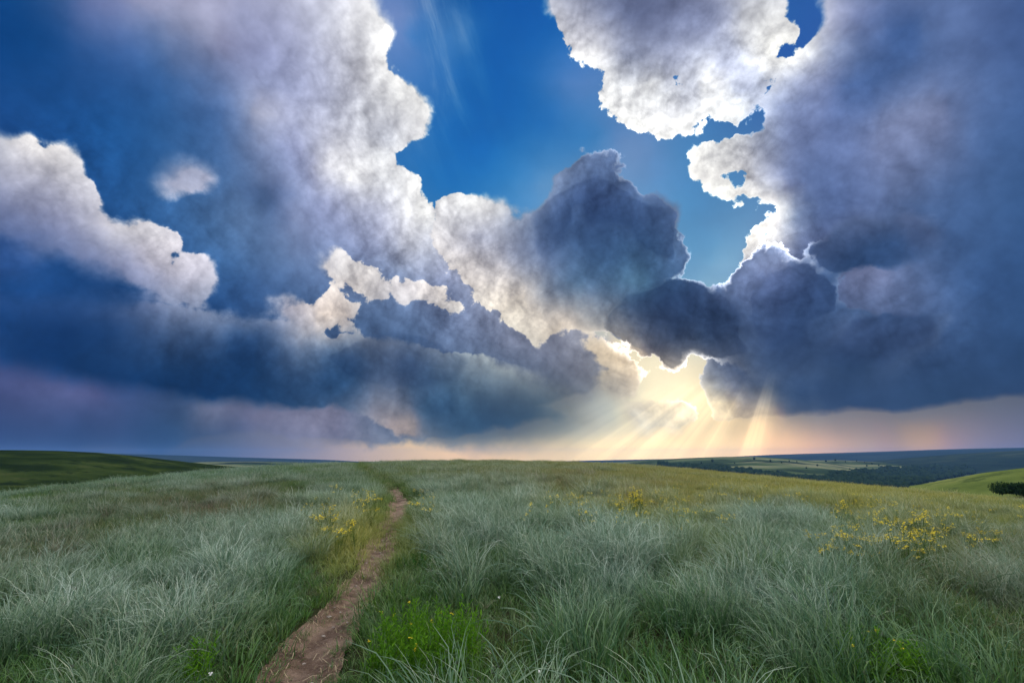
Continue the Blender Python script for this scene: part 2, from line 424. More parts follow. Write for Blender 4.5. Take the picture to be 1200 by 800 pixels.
def cloud_col(c, f, rag, k_rel, rim_gain):
    rag2 = W.mul(rag, rag)
    rel = W.mul(W.m("MINIMUM", W.m("MAXIMUM", relief, -0.32), 0.22), W.mul(W.mad(rag, 0.92, 0.08), k_rel))
    rel = W.mad(big, W.mad(rag, 0.30, 0.26), W.mad(soft, W.mad(rag, 0.10, 0.42), W.mad(fine, W.mad(rag2, 0.46, 0.03), W.mad(W.sub(h0, 0.03), W.mad(rag2, 0.30, 0.06), rel))))
    rel = W.mad(fine_r, W.mad(rag2, 0.72, 0.04), rel)
    rel = W.mad(W.m("MINIMUM", W.mad(tear, 1.0, -0.03), 0.08), W.mul(W.sstep(rag, 0.84, 1.0), 1.25), rel)
    col = W.v("MULTIPLY", c, W.v("MULTIPLY_ADD", W.comb(rel, rel, rel), (1.0, 1.0, 0.93), (1.0, 1.0, 1.0)))
    edge = W.m("POWER", W.sub(1.0, W.sstep(f, 0.0, rim_w, kind="LINEAR")), 2.0)
    lift = W.mul(W.mul(W.sub(1.0, W.sstep(f, 0.0, 46.0)), rag), 0.11)
    col = W.v("MULTIPLY", col, W.comb(W.add(1.0, lift), W.add(1.0, lift), W.mad(lift, 0.8, 1.0)))
    rim = W.mul(W.mul(edge, W.mul(rim_v, W.sstep(rag, 0.72, 0.95))), rim_gain)
    return W.v("MULTIPLY_ADD", (1.0, 0.97, 0.92), W.comb(rim, rim, rim), col)


# thin torn ice cloud in the blue gap
w_az, w_el = azel(505, 50)
wa = W.mul(W.sub(azd, R(w_az)), 9.0)
we = W.mul(W.sub(eld, R(w_el)), 7.0)
w_mask = W.m("EXPONENT", W.mul(W.add(W.mul(wa, wa), W.mul(we, we)), -1.0))
w_vec = W.v("MULTIPLY", W.comb(W.add(azd, W.mul(eld, 0.55)), eld, 0.0), (15.0, 5.0, 1.0))
wisp = W.mul(W.mul(w_mask, W.sstep(W.noise(w_vec, 1.0, 6.0, 0.62, dist=0.5), 0.40, 0.80)), 0.5)

sky = W.node("ShaderNodeTexSky", sky_type="NISHITA", sun_disc=False)
sky.sun_elevation = R(SUN_EL)
sky.sun_rotation = R(SUN_AZ)
sky.altitude = 300


def band(j0, j1):
    """the clouds between two heights of the layout, over the clear sky"""
    lay = W.node("ShaderNodeGroup")
    lay.node_tree = layout_group(j0, j1)
    W.put(lay.inputs[0], u)
    W.put(lay.inputs[1], s)
    c_clear, c_storm, c_front, c_shape, shred = lay.outputs
    s1, s2, rag = W.sep(c_shape)[:3]
    sd1 = W.mul(W.sub(s1, 0.5), 2 * SDR)
    sd2 = W.mul(W.sub(s2, 0.5), 2 * SDR)
    amp = W.mad(rag, 42.0, 6.0)
    broken = W.sstep(rag, 0.82, 1.0)
    edge_n = W.mad(tear, W.mad(broken, 68.0, 5.0), W.mad(broken, -3.0, 0.0))
    edge_n = W.add(edge_n, W.mad(fine, W.mad(rag, 26.0, 2.0), W.mad(h0, amp, W.mul(soft, W.mad(rag, -20.0, 40.0)))))
    f1 = W.add(sd1, edge_n)
    f2 = W.add(sd2, edge_n)
    wid = W.fmix(W.m("POWER", W.sstep(rag, 0.0, 0.78, kind="LINEAR"), 0.6), 48.0, 1.5)
    nwid = W.mul(wid, -1.0)
    m1 = W.sstep(f1, nwid, wid)
    m2 = W.sstep(f2, nwid, wid)
    f3 = W.mad(edge_n, 0.75, W.mul(W.sub(shred, 0.5), 2 * SDR))
    m3 = W.sstep(f3, W.mul(nwid, 1.3), W.mul(wid, 1.3))
    k1 = cloud_col(c_storm, f1, rag, 1.1, 0.36)
    k2 = cloud_col(c_front, f2, rag, 1.0, 1.15)
    k3 = cloud_col(W.v("MULTIPLY", W.mix(m2, c_storm, c_front), (0.80, 0.82, 0.86)), f3, rag, 0.9, 0.03)
    clear = W.mix(wisp, W.v("SCALE", c_clear, scale=W.add(1.0, W.mul(soft, 0.22))), (0.80, 0.84, 0.92, 1))
    mixc = W.v("MAXIMUM", W.v("ADD", W.mix(m3, W.mix(m2, W.mix(m1, clear, k1), k2), k3), glow), (0.0, 0.0, 0.0))
    gam = W.node("ShaderNodeGamma")
    W.put(gam.inputs[0], mixc)
    gam.inputs[1].default_value = 2.2
    bg = W.node("ShaderNodeBackground")
    W.put(bg.inputs[0], gam.outputs[0])
    cover = W.m("MAXIMUM", W.m("MAXIMUM", m3, W.m("MAXIMUM", m1, m2)), 0.9)
    bg_clear = W.node("ShaderNodeBackground")
    W.put(bg_clear.inputs[0], sky.outputs[0])
    bg_clear.inputs[1].default_value = 0.05 + 1e-6 * j0
    return mixsh(cover, bg_clear.outputs[0], bg.outputs[0])


def mixsh(f, a, b):
    n = W.node("ShaderNodeMixShader")
    for sk, q in zip(n.inputs, (f, a, b)):
        W.put(sk, q)
    return n.outputs[0]


def tree(j0, j1):
    if j1 - j0 <= 7:
        return band(j0, j1)
    jm = (j0 + j1) // 2
    return mixsh(W.m("GREATER_THAN", s, jm / (NROW - 1.0)), tree(j0, jm), tree(jm, j1))


front_sky = tree(0, NROW - 1)
# unseen bright cloud added behind the photographer and overhead, to light the grass
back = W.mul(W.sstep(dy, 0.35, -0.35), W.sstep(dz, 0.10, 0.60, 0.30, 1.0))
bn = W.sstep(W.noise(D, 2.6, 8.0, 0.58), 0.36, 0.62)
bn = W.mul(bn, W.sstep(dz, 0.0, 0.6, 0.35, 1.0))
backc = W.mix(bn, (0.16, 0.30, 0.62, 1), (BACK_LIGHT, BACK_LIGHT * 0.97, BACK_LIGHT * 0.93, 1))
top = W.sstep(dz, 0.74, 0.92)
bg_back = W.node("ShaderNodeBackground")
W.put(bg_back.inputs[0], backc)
wo = W.node("ShaderNodeOutputWorld")
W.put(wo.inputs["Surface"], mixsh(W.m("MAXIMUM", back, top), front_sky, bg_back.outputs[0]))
world.cycles.sampling_method = "MANUAL"
world.cycles.sample_map_resolution = 512

sun_d = bpy.data.lights.new("sun", "SUN")
sun_d.energy = SUN_POWER
sun_d.angle = R(12)
sun_d.color = (1.0, 0.86, 0.68)
sun = bpy.data.objects.new("sun", sun_d)
COL.objects.link(sun)
sun.rotation_euler = Vector(SUN_DIR).to_track_quat("Z", "Y").to_euler()
SC.view_settings.view_transform = "Standard"
SC.view_settings.look = "None"
SC.view_settings.exposure = 0.0
SC.view_settings.gamma = 1.0
SC.view_settings.use_curve_mapping = False
# ------------------------------------------------------------------ materials
def material(name, rough=0.9):
    m = bpy.data.materials.new(name)
    m.use_nodes = True
    m.node_tree.nodes.clear()
    n = NT(m.node_tree)
    out = n.node("ShaderNodeOutputMaterial")
    return m, n, out


def principled(n, out, color, rough=0.9, spec=0.2, bump=None, bump_dist=0.02, strength=0.6):
    p = n.node("ShaderNodeBsdfPrincipled")
    n.put(p.inputs["Base Color"], color)
    n.put(p.inputs["Roughness"], rough)
    n.put(p.inputs["Specular IOR Level"], spec)
    if bump is not None:
        b = n.node("ShaderNodeBump")
        n.put(b.inputs["Height"], bump)
        b.inputs["Distance"].default_value = bump_dist
        b.inputs["Strength"].default_value = strength
        n.t.links.new(b.outputs[0], p.inputs["Normal"])
    n.t.links.new(p.outputs[0], out.inputs["Surface"])
    return p


def ramp(n, fac, stops):
    r = n.node("ShaderNodeValToRGB")
    n.put(r.inputs[0], fac)
    el = r.color_ramp.elements
    el[0].position, el[0].color = stops[0][0], (*stops[0][1], 1)
    el[1].position, el[1].color = stops[-1][0], (*stops[-1][1], 1)
    for p, c in stops[1:-1]:
        e = el.new(p)
        e.color = (*c, 1)
    return r.outputs[0]


# ------------------------------------------------------------------ scene bookkeeping
def link(name, mesh, mat=None, parent=None):
    o = bpy.data.objects.new(name, mesh)
    COL.objects.link(o)
    if mat is not None:
        mesh.materials.append(mat)
    if parent is not None:
        o.parent = parent
    return o


def tag(o, label=None, cat=None, group=None, kind=None):
    for k, v in (("label", label), ("category", cat), ("group", group), ("kind", kind)):
        if v:
            o[k] = v
    return o


def mesh_from(name, V, F, smooth=True):
    me = bpy.data.meshes.new(name)
    V = np.asarray(V, np.float32)
    F = np.asarray(F, np.int32)
    k = F.shape[1]
    me.vertices.add(len(V))
    me.vertices.foreach_set("co", V.ravel())
    me.loops.add(F.size)
    me.loops.foreach_set("vertex_index", F.ravel())
    me.polygons.add(len(F))
    me.polygons.foreach_set("loop_start", np.arange(0, F.size, k, dtype=np.int32))
    me.polygons.foreach_set("use_smooth", np.full(len(F), smooth))
    me.update(calc_edges=True)
    return me


def grid_faces(nu, nv, wrap=False):
    """faces of an nu x nv vertex grid (v fastest)"""
    i = np.arange(nu - (0 if wrap else 1))
    j = np.arange(nv - 1)
    I, J = np.meshgrid(i, j, indexing="ij")
    I2 = (I + 1) % nu
    return np.stack([I * nv + J, I2 * nv + J, I2 * nv + J + 1, I * nv + J + 1], -1).reshape(-1, 4)


# ------------------------------------------------------------------ value noise on the ground plane
_perm = np.random.RandomState(3).rand(256, 256)


def vnoise(x, y):
    xi, yi = np.floor(x).astype(int), np.floor(y).astype(int)
    fx, fy = x - xi, y - yi
    fx, fy = fx * fx * (3 - 2 * fx), fy * fy * (3 - 2 * fy)
    g = lambda a, b: _perm[a & 255, b & 255]
    return (g(xi, yi) * (1 - fx) * (1 - fy) + g(xi + 1, yi) * fx * (1 - fy) + g(xi, yi + 1) * (1 - fx) * fy + g(xi + 1, yi + 1) * fx * fy)


def fbm(x, y, octaves=4, rough=0.5):
    a, s, t = 1.0, 0.0, 0.0
    for k in range(octaves):
        s = s + a * vnoise(x * 2 ** k + 17.3 * k, y * 2 ** k - 9.1 * k)
        t += a
        a *= rough
    return s / t - 0.5


# ------------------------------------------------------------------ the hill underfoot
CREST = [(-200, 592), (0, 575), (60, 568), (120, 561), (200, 553), (280, 546.5), (350, 542.5), (420, 539.5), (500, 538), (600, 537.5), (680, 539.5), (740, 542), (800, 546.5), (860, 552),
         (920, 558), (980, 563), (1040, 568), (1100, 573), (1150, 578), (1200, 583), (1400, 600)]
_ca = np.array([azel(*p)[0] for p in CREST])
_ce = np.array([azel(*p)[1] for p in CREST])
_cr_a = [-180, -60, -44, -20, 0, 20, 45, 60, 180]
_cr_r = [46, 46, 52, 70, 82, 78, 60, 50, 46]
VALLEY = -42.0


def smooth_interp(x, xp, fp):
    return (np.interp(x - 2.5, xp, fp) + np.interp(x, xp, fp) * 2 + np.interp(x + 2.5, xp, fp)) / 4


def base_height(x, y):
    r = np.hypot(x, y)
    a = np.degrees(np.arctan2(x, y))
    e = smooth_interp(a, _ca, _ce)
    rc = smooth_interp(a, _cr_a, _cr_r)
    zc = EYE + rc * np.tan(np.radians(e)) - 0.42
    t = r / rc
    d = np.maximum(r - rc, 0)
    z = np.where(t < 1, zc * np.minimum(t, 1) ** 1.2, zc + 1.2 * zc / rc * d - 0.0042 * d * d / (1 + d / 90))
    z = z + (fbm(x / 9, y / 9, 3) * 0.34 + fbm(x / 2.6, y / 2.6, 2) * 0.10) * np.clip(r / 10, 0.15, 1) * np.where(t < 0.85, 1, np.clip((1.05 - t) / 0.2, 0.25, 1))
    v = VALLEY + fbm(x / 620, y / 620, 3) * 16 * np.clip((r - 300) / 500, 0, 1)
    k = 4.0
    return np.where(d > 0, k * np.logaddexp(z / k, v / k), z)


def ground_hit(px, py, lift=0.0):
    """where a sight line meets the hill"""
    d = direction(px, py)
    r = np.concatenate([np.arange(1.5, 30, 0.02), np.arange(30, 130, 0.1)])
    h = math.hypot(d.x, d.y)
    x, y = d.x / h * r, d.y / h * r
    z = EYE + d.z / h * r
    hit = np.nonzero(z < base_height(x, y) + lift)[0]
    i = hit[0] if len(hit) else len(r) - 1
    return x[i], y[i]


PATH_PX = [(312, 850, 110), (342, 800, 92), (366, 764, 76), (392, 730, 60), (420, 692, 46), (437, 660, 36), (447, 636, 28), (455, 620, 20), (463, 605, 17), (468, 592, 16), (467, 583, 12),
           (460, 573, 9), (448, 563, 7), (436, 555, 5), (426, 549, 4.2), (419, 544, 3.6)]
_path = []
for px_, py_, w_ in PATH_PX:
    gx, gy = ground_hit(px_, py_)
    _path.append((gx, gy, w_ / FPX * math.hypot(gx, gy) * (0.80 if py_ > 650 else 1.2)))
p0, p1 = _path[0], _path[1]
_path = [(p0[0] * 2.2 - p1[0] * 1.2, p0[1] * 2.2 - p1[1] * 1.2 - 3, 0.75)] + _path
p0, p1 = _path[-1], _path[-2]
_path.append((p0[0] + (p0[0] - p1[0]) * 2, p0[1] + (p0[1] - p1[1]) * 2, p0[2]))
_P = np.array(_path)
_s = np.concatenate([[0], np.cumsum(np.hypot(*np.diff(_P[:, :2], axis=0).T))])
_ss = np.concatenate([np.arange(0, min(24, _s[-1]), 0.05), np.arange(24, _s[-1], 0.3)])


def _cr(q):
    out = np.interp(_ss, _s, q)
    for _ in range(10):
        out[1:-1] = (out[:-2] + 2 * out[1:-1] + out[2:]) / 4
    return out


PC = np.stack([_cr(_P[:, 0]), _cr(_P[:, 1])], 1)
PW = np.clip(_cr(_P[:, 2]), 0.36, 0.8)
PC[:, 0] += fbm(_ss / 1.3, _ss * 0, 2) * 0.14
PW = PW * (1 + 0.75 * fbm(_ss / 0.55 + 9, _ss * 0 + 3, 4))


_g0, _g1 = ground_hit(452, 633)[1], ground_hit(460, 609)[1]
_GROWN = ((_g0 + _g1) / 2, (_g1 - _g0) * 0.75)


def path_offset(x, y):
    """distance from the trail's middle divided by its half width, and metres from its edge"""
    x, y = np.asarray(x, float), np.asarray(y, float)
    shp = x.shape
    q = np.stack([x.ravel(), y.ravel()], 1)
    best = np.full(len(q), 1e9)
    hw = np.full(len(q), 0.3)
    idx = np.nonzero(np.hypot(q[:, 0], q[:, 1]) < 110)[0]
    C, Wd = PC[::3], PW[::3]
    for c in range(0, len(idx), 20000):
        ii = idx[c:c + 20000]
        d = np.hypot(q[ii, None, 0] - C[None, :, 0], q[ii, None, 1] - C[None, :, 1])
        k = d.argmin(1)
        best[ii] = d[np.arange(len(ii)), k]
        hw[ii] = Wd[k] / 2
    over = np.clip(1 - np.abs(q[:, 1] - _GROWN[0]) / _GROWN[1], 0, 1) * 0.08      # a stretch overgrown from both banks
    return (best / hw).reshape(shp), (best - hw + over).reshape(shp)


def height(x, y):
    z = base_height(x, y)
    _, e = path_offset(x, y)
    w = np.clip(1 - (e + 0.05) / 0.22, 0, 1)
    return z - 0.085 * w * w * (3 - 2 * w)


# ------------------------------------------------------------------ ground sheet
rr = [0.0, 0.4, 0.8]
while rr[-1] < 60:
    rr.append(rr[-1] + max(0.07, rr[-1] * 0.022))
while rr[-1] < 5500:
    rr.append(rr[-1] * 1.055)
rr = np.array(rr)
aa = np.radians(np.concatenate([np.arange(-62, 62, 0.42), np.arange(62, 298, 3.0)]))
A_, R_ = np.meshgrid(aa, rr, indexing="ij")
X_, Y_ = np.sin(A_) * R_, np.cos(A_) * R_
Z_ = height(X_, Y_)
ground = link("ground", mesh_from("ground", np.stack([X_, Y_, Z_], -1).reshape(-1, 3), grid_faces(len(aa), len(rr), wrap=True)))
tag(ground, "grassy hilltop ground falling away into a wide valley", "ground", kind="structure")

m_ground, n, out = material("hill_soil")
P = n.node("ShaderNodeNewGeometry").outputs["Position"]
near_c = ramp(n, n.noise(P, 0.9, 6, 0.6), [(0.3, (0.018, 0.022, 0.010)), (0.55, (0.035, 0.040, 0.018)), (0.75, (0.06, 0.05, 0.028))])
field = n.vor(n.v("MULTIPLY", n.v("MULTIPLY_ADD", n.noise(P, 0.004, 3, 0.5, color=True), (90, 90, 0), P), (0.0016, 0.0052, 0.0)), 1.0)
far_c = ramp(n, n.m("ADD", n.noise(n.v("MULTIPLY", P, (0.0016, 0.0055, 0.0)), 1.0, 5, 0.6), n.mul(n.sub(field, 0.4), 0.35)),
             [(0.34, (0.022, 0.040, 0.020)), (0.47, (0.045, 0.075, 0.030)), (0.55, (0.10, 0.13, 0.055)), (0.64, (0.20, 0.21, 0.12)), (0.72, (0.06, 0.085, 0.035))])
dist = n.v("LENGTH", P, out=1)
principled(n, out, n.mix(n.sstep(dist, 120, 260), near_c, far_c), 1.0, 0.0, bump=n.noise(P, 14, 5, 0.65), bump_dist=0.04)
ground.data.materials.append(m_ground)

# ------------------------------------------------------------------ the trail
nl = 21
lat = np.linspace(-1.25, 1.25, nl)
tang = np.gradient(PC, axis=0)
tang /= np.linalg.norm(tang, axis=1)[:, None]
nrm = np.stack([tang[:, 1], -tang[:, 0]], 1)
PXY = PC[:, None, :] + nrm[:, None, :] * (lat[None, :, None] * (PW[:, None, None] / 2))
pz = base_height(PXY[..., 0], PXY[..., 1]) - 0.055 + 0.018 * lat[None, :] ** 2
pz = pz + fbm(PXY[..., 0] * 2.4, PXY[..., 1] * 2.4, 4) * 0.06 + np.abs(fbm(PXY[..., 0] * 9, PXY[..., 1] * 9, 3)) * 0.018 + (0.030 * np.exp(-((lat[None, :] + 0.15 - 0.5 * fbm(_ss / 1.1, _ss * 0 + 7, 2)[:, None]) / 0.42) ** 2) * -1 + 0.012)
path = link("path", mesh_from("path", np.concatenate([PXY, pz[..., None]], -1).reshape(-1, 3), grid_faces(len(PC), nl)))
tag(path, "narrow trodden brown dirt path winding up to the hilltop", "path", kind="structure")
m_path, n, out = material("trodden_earth")
P = n.node("ShaderNodeNewGeometry").outputs["Position"]
c = ramp(n, n.noise(P, 2.2, 7, 0.65), [(0.34, (0.060, 0.040, 0.028)), (0.47, (0.180, 0.115, 0.080)), (0.60, (0.33, 0.23, 0.165))])
c = n.mix(n.sstep(n.noise(P, 46, 4, 0.7), 0.54, 0.70), c, (0.36, 0.27, 0.21, 1))
c = n.mix(n.sstep(n.noise(P, 21, 4, 0.7), 0.42, 0.26), c, (0.055, 0.034, 0.025, 1))
principled(n, out, c, 0.95, 0.15, bump=n.add(n.noise(P, 30, 6, 0.7), n.mul(n.noise(P, 110, 3, 0.6), 0.35)), bump_dist=0.05, strength=1.0)
path.data.materials.append(m_path)


# ------------------------------------------------------------------ hills and ridges
def hill(name, crest, dist, front, back, foot, mat, label, bump=1.0, rows=46, p=1.7, cat="hill"):
    pts = [azel(px, py) for px, py in crest]
    az = np.radians(np.linspace(pts[0][0], pts[-1][0], 220))
    el = smooth_interp(np.degrees(az), [q[0] for q in pts], [q[1] for q in pts])
    zc = EYE + dist * np.tan(np.radians(el))
    t = np.concatenate([np.linspace(-1, 0, rows), np.linspace(0, 1, rows // 2)[1:]])
    T, AZ = np.meshgrid(t, az)
    rad = dist + np.where(T < 0, T * front, T * back)
    ZC = zc[:, None] * np.ones_like(T)
    x, y = np.sin(AZ) * rad, np.cos(AZ) * rad
    z = foot + (ZC - foot) * (1 - np.abs(T) ** p)
    z = z + fbm(x / front * 5, y / front * 5, 4) * bump * np.clip(np.abs(T) * 3, 0, 1)
    ends = np.minimum(np.linspace(0, 1, 220), np.linspace(1, 0, 220))
    z = np.where(np.clip(ends * 14, 0, 1)[:, None] < 1, foot + (z - foot) * np.clip(ends * 14, 0, 1)[:, None] ** 0.7, z)
    o = link(name, mesh_from(name, np.stack([x, y, z], -1).reshape(-1, 3), grid_faces(220, len(t))), mat)
    return tag(o, label, cat, kind="structure")


def hill_material(name, stops, stretch=(0.02, 0.11, 0.11), speck=None):
    m, n, out = material(name)
    P = n.node("ShaderNodeNewGeometry").outputs["Position"]
    f = n.noise(n.v("MULTIPLY", P, stretch), 1.0, 6, 0.6)
    c = ramp(n, f, stops)
    if speck:
        c = n.mix(n.sstep(n.noise(P, speck[0], 5, 0.65), 0.52, 0.62), c, (*speck[1], 1))
    d, b = n.node("ShaderNodeBsdfDiffuse"), n.node("ShaderNodeBump")
    n.put(d.inputs[0], c)
    n.put(b.inputs["Height"], n.noise(P, 0.5, 6, 0.7))
    b.inputs["Distance"].default_value = 0.8
    b.inputs["Strength"].default_value = 0.6
    n.t.links.new(b.outputs[0], d.inputs["Normal"])
    n.t.links.new(d.outputs[0], out.inputs["Surface"])
    return m


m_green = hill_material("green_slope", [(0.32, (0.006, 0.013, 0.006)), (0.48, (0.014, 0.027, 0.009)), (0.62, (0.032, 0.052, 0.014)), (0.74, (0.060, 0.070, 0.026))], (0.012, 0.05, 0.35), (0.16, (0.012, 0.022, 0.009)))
m_lush = hill_material("bright_green_slope", [(0.3, (0.075, 0.11, 0.028)), (0.5, (0.12, 0.16, 0.04)), (0.7, (0.18, 0.21, 0.065))], (0.03, 0.05, 0.3), (0.10, (0.07, 0.10, 0.03)))  # lighter, yellower green than the left hill
m_mid = hill_material("pasture_ridge", [(0.36, (0.022, 0.040, 0.016)), (0.46, (0.055, 0.085, 0.032)), (0.54, (0.12, 0.145, 0.065)), (0.62, (0.22, 0.22, 0.12)), (0.68, (0.06, 0.09, 0.035))], (0.0035, 0.012, 0.02), (0.006, (0.018, 0.03, 0.014)))
m_far = hill_material("wooded_ridge", [(0.34, (0.008, 0.018, 0.018)), (0.52, (0.016, 0.030, 0.026)), (0.68, (0.035, 0.050, 0.036))], (0.0012, 0.004, 0.02), (0.003, (0.014, 0.022, 0.016)))
m_wood_ridge = hill_material("dark_woods", [(0.34, (0.010, 0.022, 0.014)), (0.55, (0.020, 0.036, 0.020)), (0.7, (0.05, 0.065, 0.035))], (0.003, 0.009, 0.02), (0.02, (0.008, 0.016, 0.010)))

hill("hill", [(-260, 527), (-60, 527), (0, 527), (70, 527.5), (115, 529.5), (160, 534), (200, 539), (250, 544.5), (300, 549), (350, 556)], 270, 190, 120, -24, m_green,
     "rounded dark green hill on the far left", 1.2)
hill("ridge", [(-80, 530), (100, 531), (160, 531.5), (200, 533), (260, 535), (330, 537), (390, 538.5), (430, 541), (470, 545)], 4200, 1900, 900, -60, m_far,
     "far blue ridge showing behind the left hill", 10, cat="ridge")
hill("ridge", [(120, 545), (200, 542), (260, 540.5), (330, 540.8), (400, 543), (450, 547)], 1700, 800, 500, -52, m_mid,
     "low dim green ridge between the left hill and the far blue ridge", 4, cat="ridge")
hill("ridge", [(620, 541), (700, 539.2), (780, 537.6), (850, 535.5), (900, 532.6), (960, 531), (1000, 530), (1060, 528), (1100, 526.5), (1150, 525), (1200, 524.5), (1320, 522.5), (1420, 524)],
     4600, 1900, 900, -70, m_far, "most distant blue ridge along the right horizon", 14, cat="ridge")
hill("ridge", [(960, 548), (1010, 541.5), (1060, 536.5), (1120, 531.5), (1200, 527.5), (1320, 523), (1420, 525)], 2500, 700, 700, -52, m_wood_ridge,
     "dark wooded blue ridge rising toward the right edge", 8, cat="ridge")
hill("ridge", [(690, 545), (720, 541), (760, 538.8), (800, 536.6), (850, 534.6), (880, 534.4), (920, 536.5), (960, 540.5), (1000, 546), (1040, 552)], 1750, 900, 600, -46, m_mid,
     "broad grey green ridge in the middle of the right valley", 5, cat="ridge")
hill("ridge", [(840, 547), (890, 542), (940, 539), (985, 538.5), (1030, 541), (1075, 546), (1100, 551)], 2050, 620, 500, -50, m_mid,
     "low rolling ridge of pale pasture above the dark wood", 6, cat="ridge")
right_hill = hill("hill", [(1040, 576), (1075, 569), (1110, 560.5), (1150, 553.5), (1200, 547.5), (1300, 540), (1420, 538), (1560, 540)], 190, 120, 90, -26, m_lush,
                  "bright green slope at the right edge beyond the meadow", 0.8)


# ------------------------------------------------------------------ plants, trees and stones standing on the land
bpy.context.view_layer.update()
DG = bpy.context.evaluated_depsgraph_get()
TR = np.random.RandomState(23)
CLEARINGS = []          # spots taken by these plants: x, y, radius


def cast(px, py):
    ok, loc, *_ = SC.ray_cast(DG, Vector((0, 0, EYE)), direction(px, py))
    return loc if ok else None


def empty(name, loc, rz=0.0, scale=1.0):
    o = bpy.data.objects.new(name, None)
    COL.objects.link(o)
    o.location = loc
    o.rotation_euler = (0, 0, rz)
    o.scale = (scale,) * 3
    o.empty_display_size = 0.1
    return o


def copy_tree(o, parent=None):
    c = o.copy()
    COL.objects.link(c)
    if parent is not None:
        c.parent = parent
    for ch in list(o.children):
        copy_tree(ch, c)
    return c


def leaf_material(name, c0, c1, trans=0.4):
    m, n, out = material(name)
    g = n.node("ShaderNodeNewGeometry")
    c = n.mix(g.outputs["Random Per Island"], (*c0, 1), (*c1, 1))
    d, t, x = n.node("ShaderNodeBsdfDiffuse"), n.node("ShaderNodeBsdfTranslucent"), n.node("ShaderNodeMixShader")
    n.put(d.inputs[0], c)
    n.put(t.inputs[0], c)
    x.inputs[0].default_value = trans
    n.t.links.new(d.outputs[0], x.inputs[1])
    n.t.links.new(t.outputs[0], x.inputs[2])
    n.t.links.new(x.outputs[0], out.inputs["Surface"])
    return m


m_stem = leaf_material("plant_stem", (0.05, 0.11, 0.02), (0.10, 0.17, 0.035))
m_lime = leaf_material("lime_leaf", (0.060, 0.19, 0.012), (0.135, 0.30, 0.022))
m_leafd = leaf_material("deep_leaf", (0.03, 0.10, 0.02), (0.06, 0.16, 0.03))
m_yel = leaf_material("yellow_petal", (0.82, 0.58, 0.02), (0.92, 0.82, 0.09), 0.25)
m_wht = leaf_material("white_petal", (0.75, 0.75, 0.70), (0.85, 0.85, 0.80), 0.25)
m_bush = leaf_material("shrub_leaf", (0.014, 0.036, 0.011), (0.04, 0.08, 0.022), 0.2)
m_wood = leaf_material("forest_leaf", (0.012, 0.028, 0.014), (0.028, 0.052, 0.022), 0.1)
m_bark, n, out = material("bark")
principled(n, out, ramp(n, n.noise(n.node("ShaderNodeNewGeometry").outputs["Position"], 6, 4), [(0.3, (0.03, 0.022, 0.016)), (0.7, (0.09, 0.07, 0.05))]), 0.95, 0.1)


def tube(path, radii, sides=5):
    path = np.asarray(path, float)
    k = len(path)
    t = np.gradient(path, axis=0)
    t /= np.linalg.norm(t, axis=1)[:, None] + 1e-9
    ref = np.where(np.abs(t[:, 2:3]) > 0.9, np.array([[1.0, 0, 0]]), np.array([[0, 0, 1.0]]))
    a = np.cross(t, ref)
    a /= np.linalg.norm(a, axis=1)[:, None] + 1e-9
    b = np.cross(t, a)
    ph = np.linspace(0, 2 * np.pi, sides, endpoint=False)
    V = path[:, None] + np.asarray(radii)[:, None, None] * (a[:, None] * np.cos(ph)[None, :, None] + b[:, None] * np.sin(ph)[None, :, None])
    q = grid_faces(k, sides)
    F = [(i * sides + j, i * sides + (j + 1) % sides, (i + 1) * sides + (j + 1) % sides, (i + 1) * sides + j) for i in range(k - 1) for j in range(sides)]
    return V.reshape(-1, 3), np.array(F)


def leaf(base, d, length, width, curl=0.3):
    """one folded leaf of four faces"""
    d = np.asarray(d, float)
    d /= np.linalg.norm(d)
    side = np.cross(d, [0, 0, 1.0])
    side /= np.linalg.norm(side) + 1e-9
    up = np.cross(side, d)
    s = np.array([0, .35, .7, 1.0])
    w = np.array([.25, 1, .75, .05]) * width / 2
    mid = np.asarray(base) + d * (s * length)[:, None] - up * (curl * length * s ** 2)[:, None]
    V = np.concatenate([mid - side * w[:, None] + up * (w * .35)[:, None], mid, mid + side * w[:, None] + up * (w * .35)[:, None]])
    F = [(i, i + 4, i + 5, i + 1) for i in range(3)] + [(i + 4, i + 8, i + 9, i + 5) for i in range(3)]
    return V, np.array(F)


def pack(parts):
    V, F, o = [], [], 0
    for v, f in parts:
        V.append(v)
        F.append(np.asarray(f) + o)
        o += len(v)
    return np.concatenate(V), np.concatenate(F)


def disc_flower(c, nrm, rad, petals=6):
    nrm = np.asarray(nrm, float)
    nrm /= np.linalg.norm(nrm)
    a = np.cross(nrm, [0.3, 0.9, 0.1])
    a /= np.linalg.norm(a)
    b = np.cross(nrm, a)
    V, F = [], []
    for k in range(petals):
        ph = 2 * np.pi * k / petals
        u = a * math.cos(ph) + b * math.sin(ph)
        w = -a * math.sin(ph) + b * math.cos(ph)
        o = len(V)
        V += [np.asarray(c), c + u * rad * .6 + w * rad * .33 + nrm * rad * .12, c + u * rad + nrm * rad * .02, c + u * rad * .6 - w * rad * .33 + nrm * rad * .12]
        F.append((o, o + 1, o + 2, o + 3))
    return np.array(V), np.array(F)


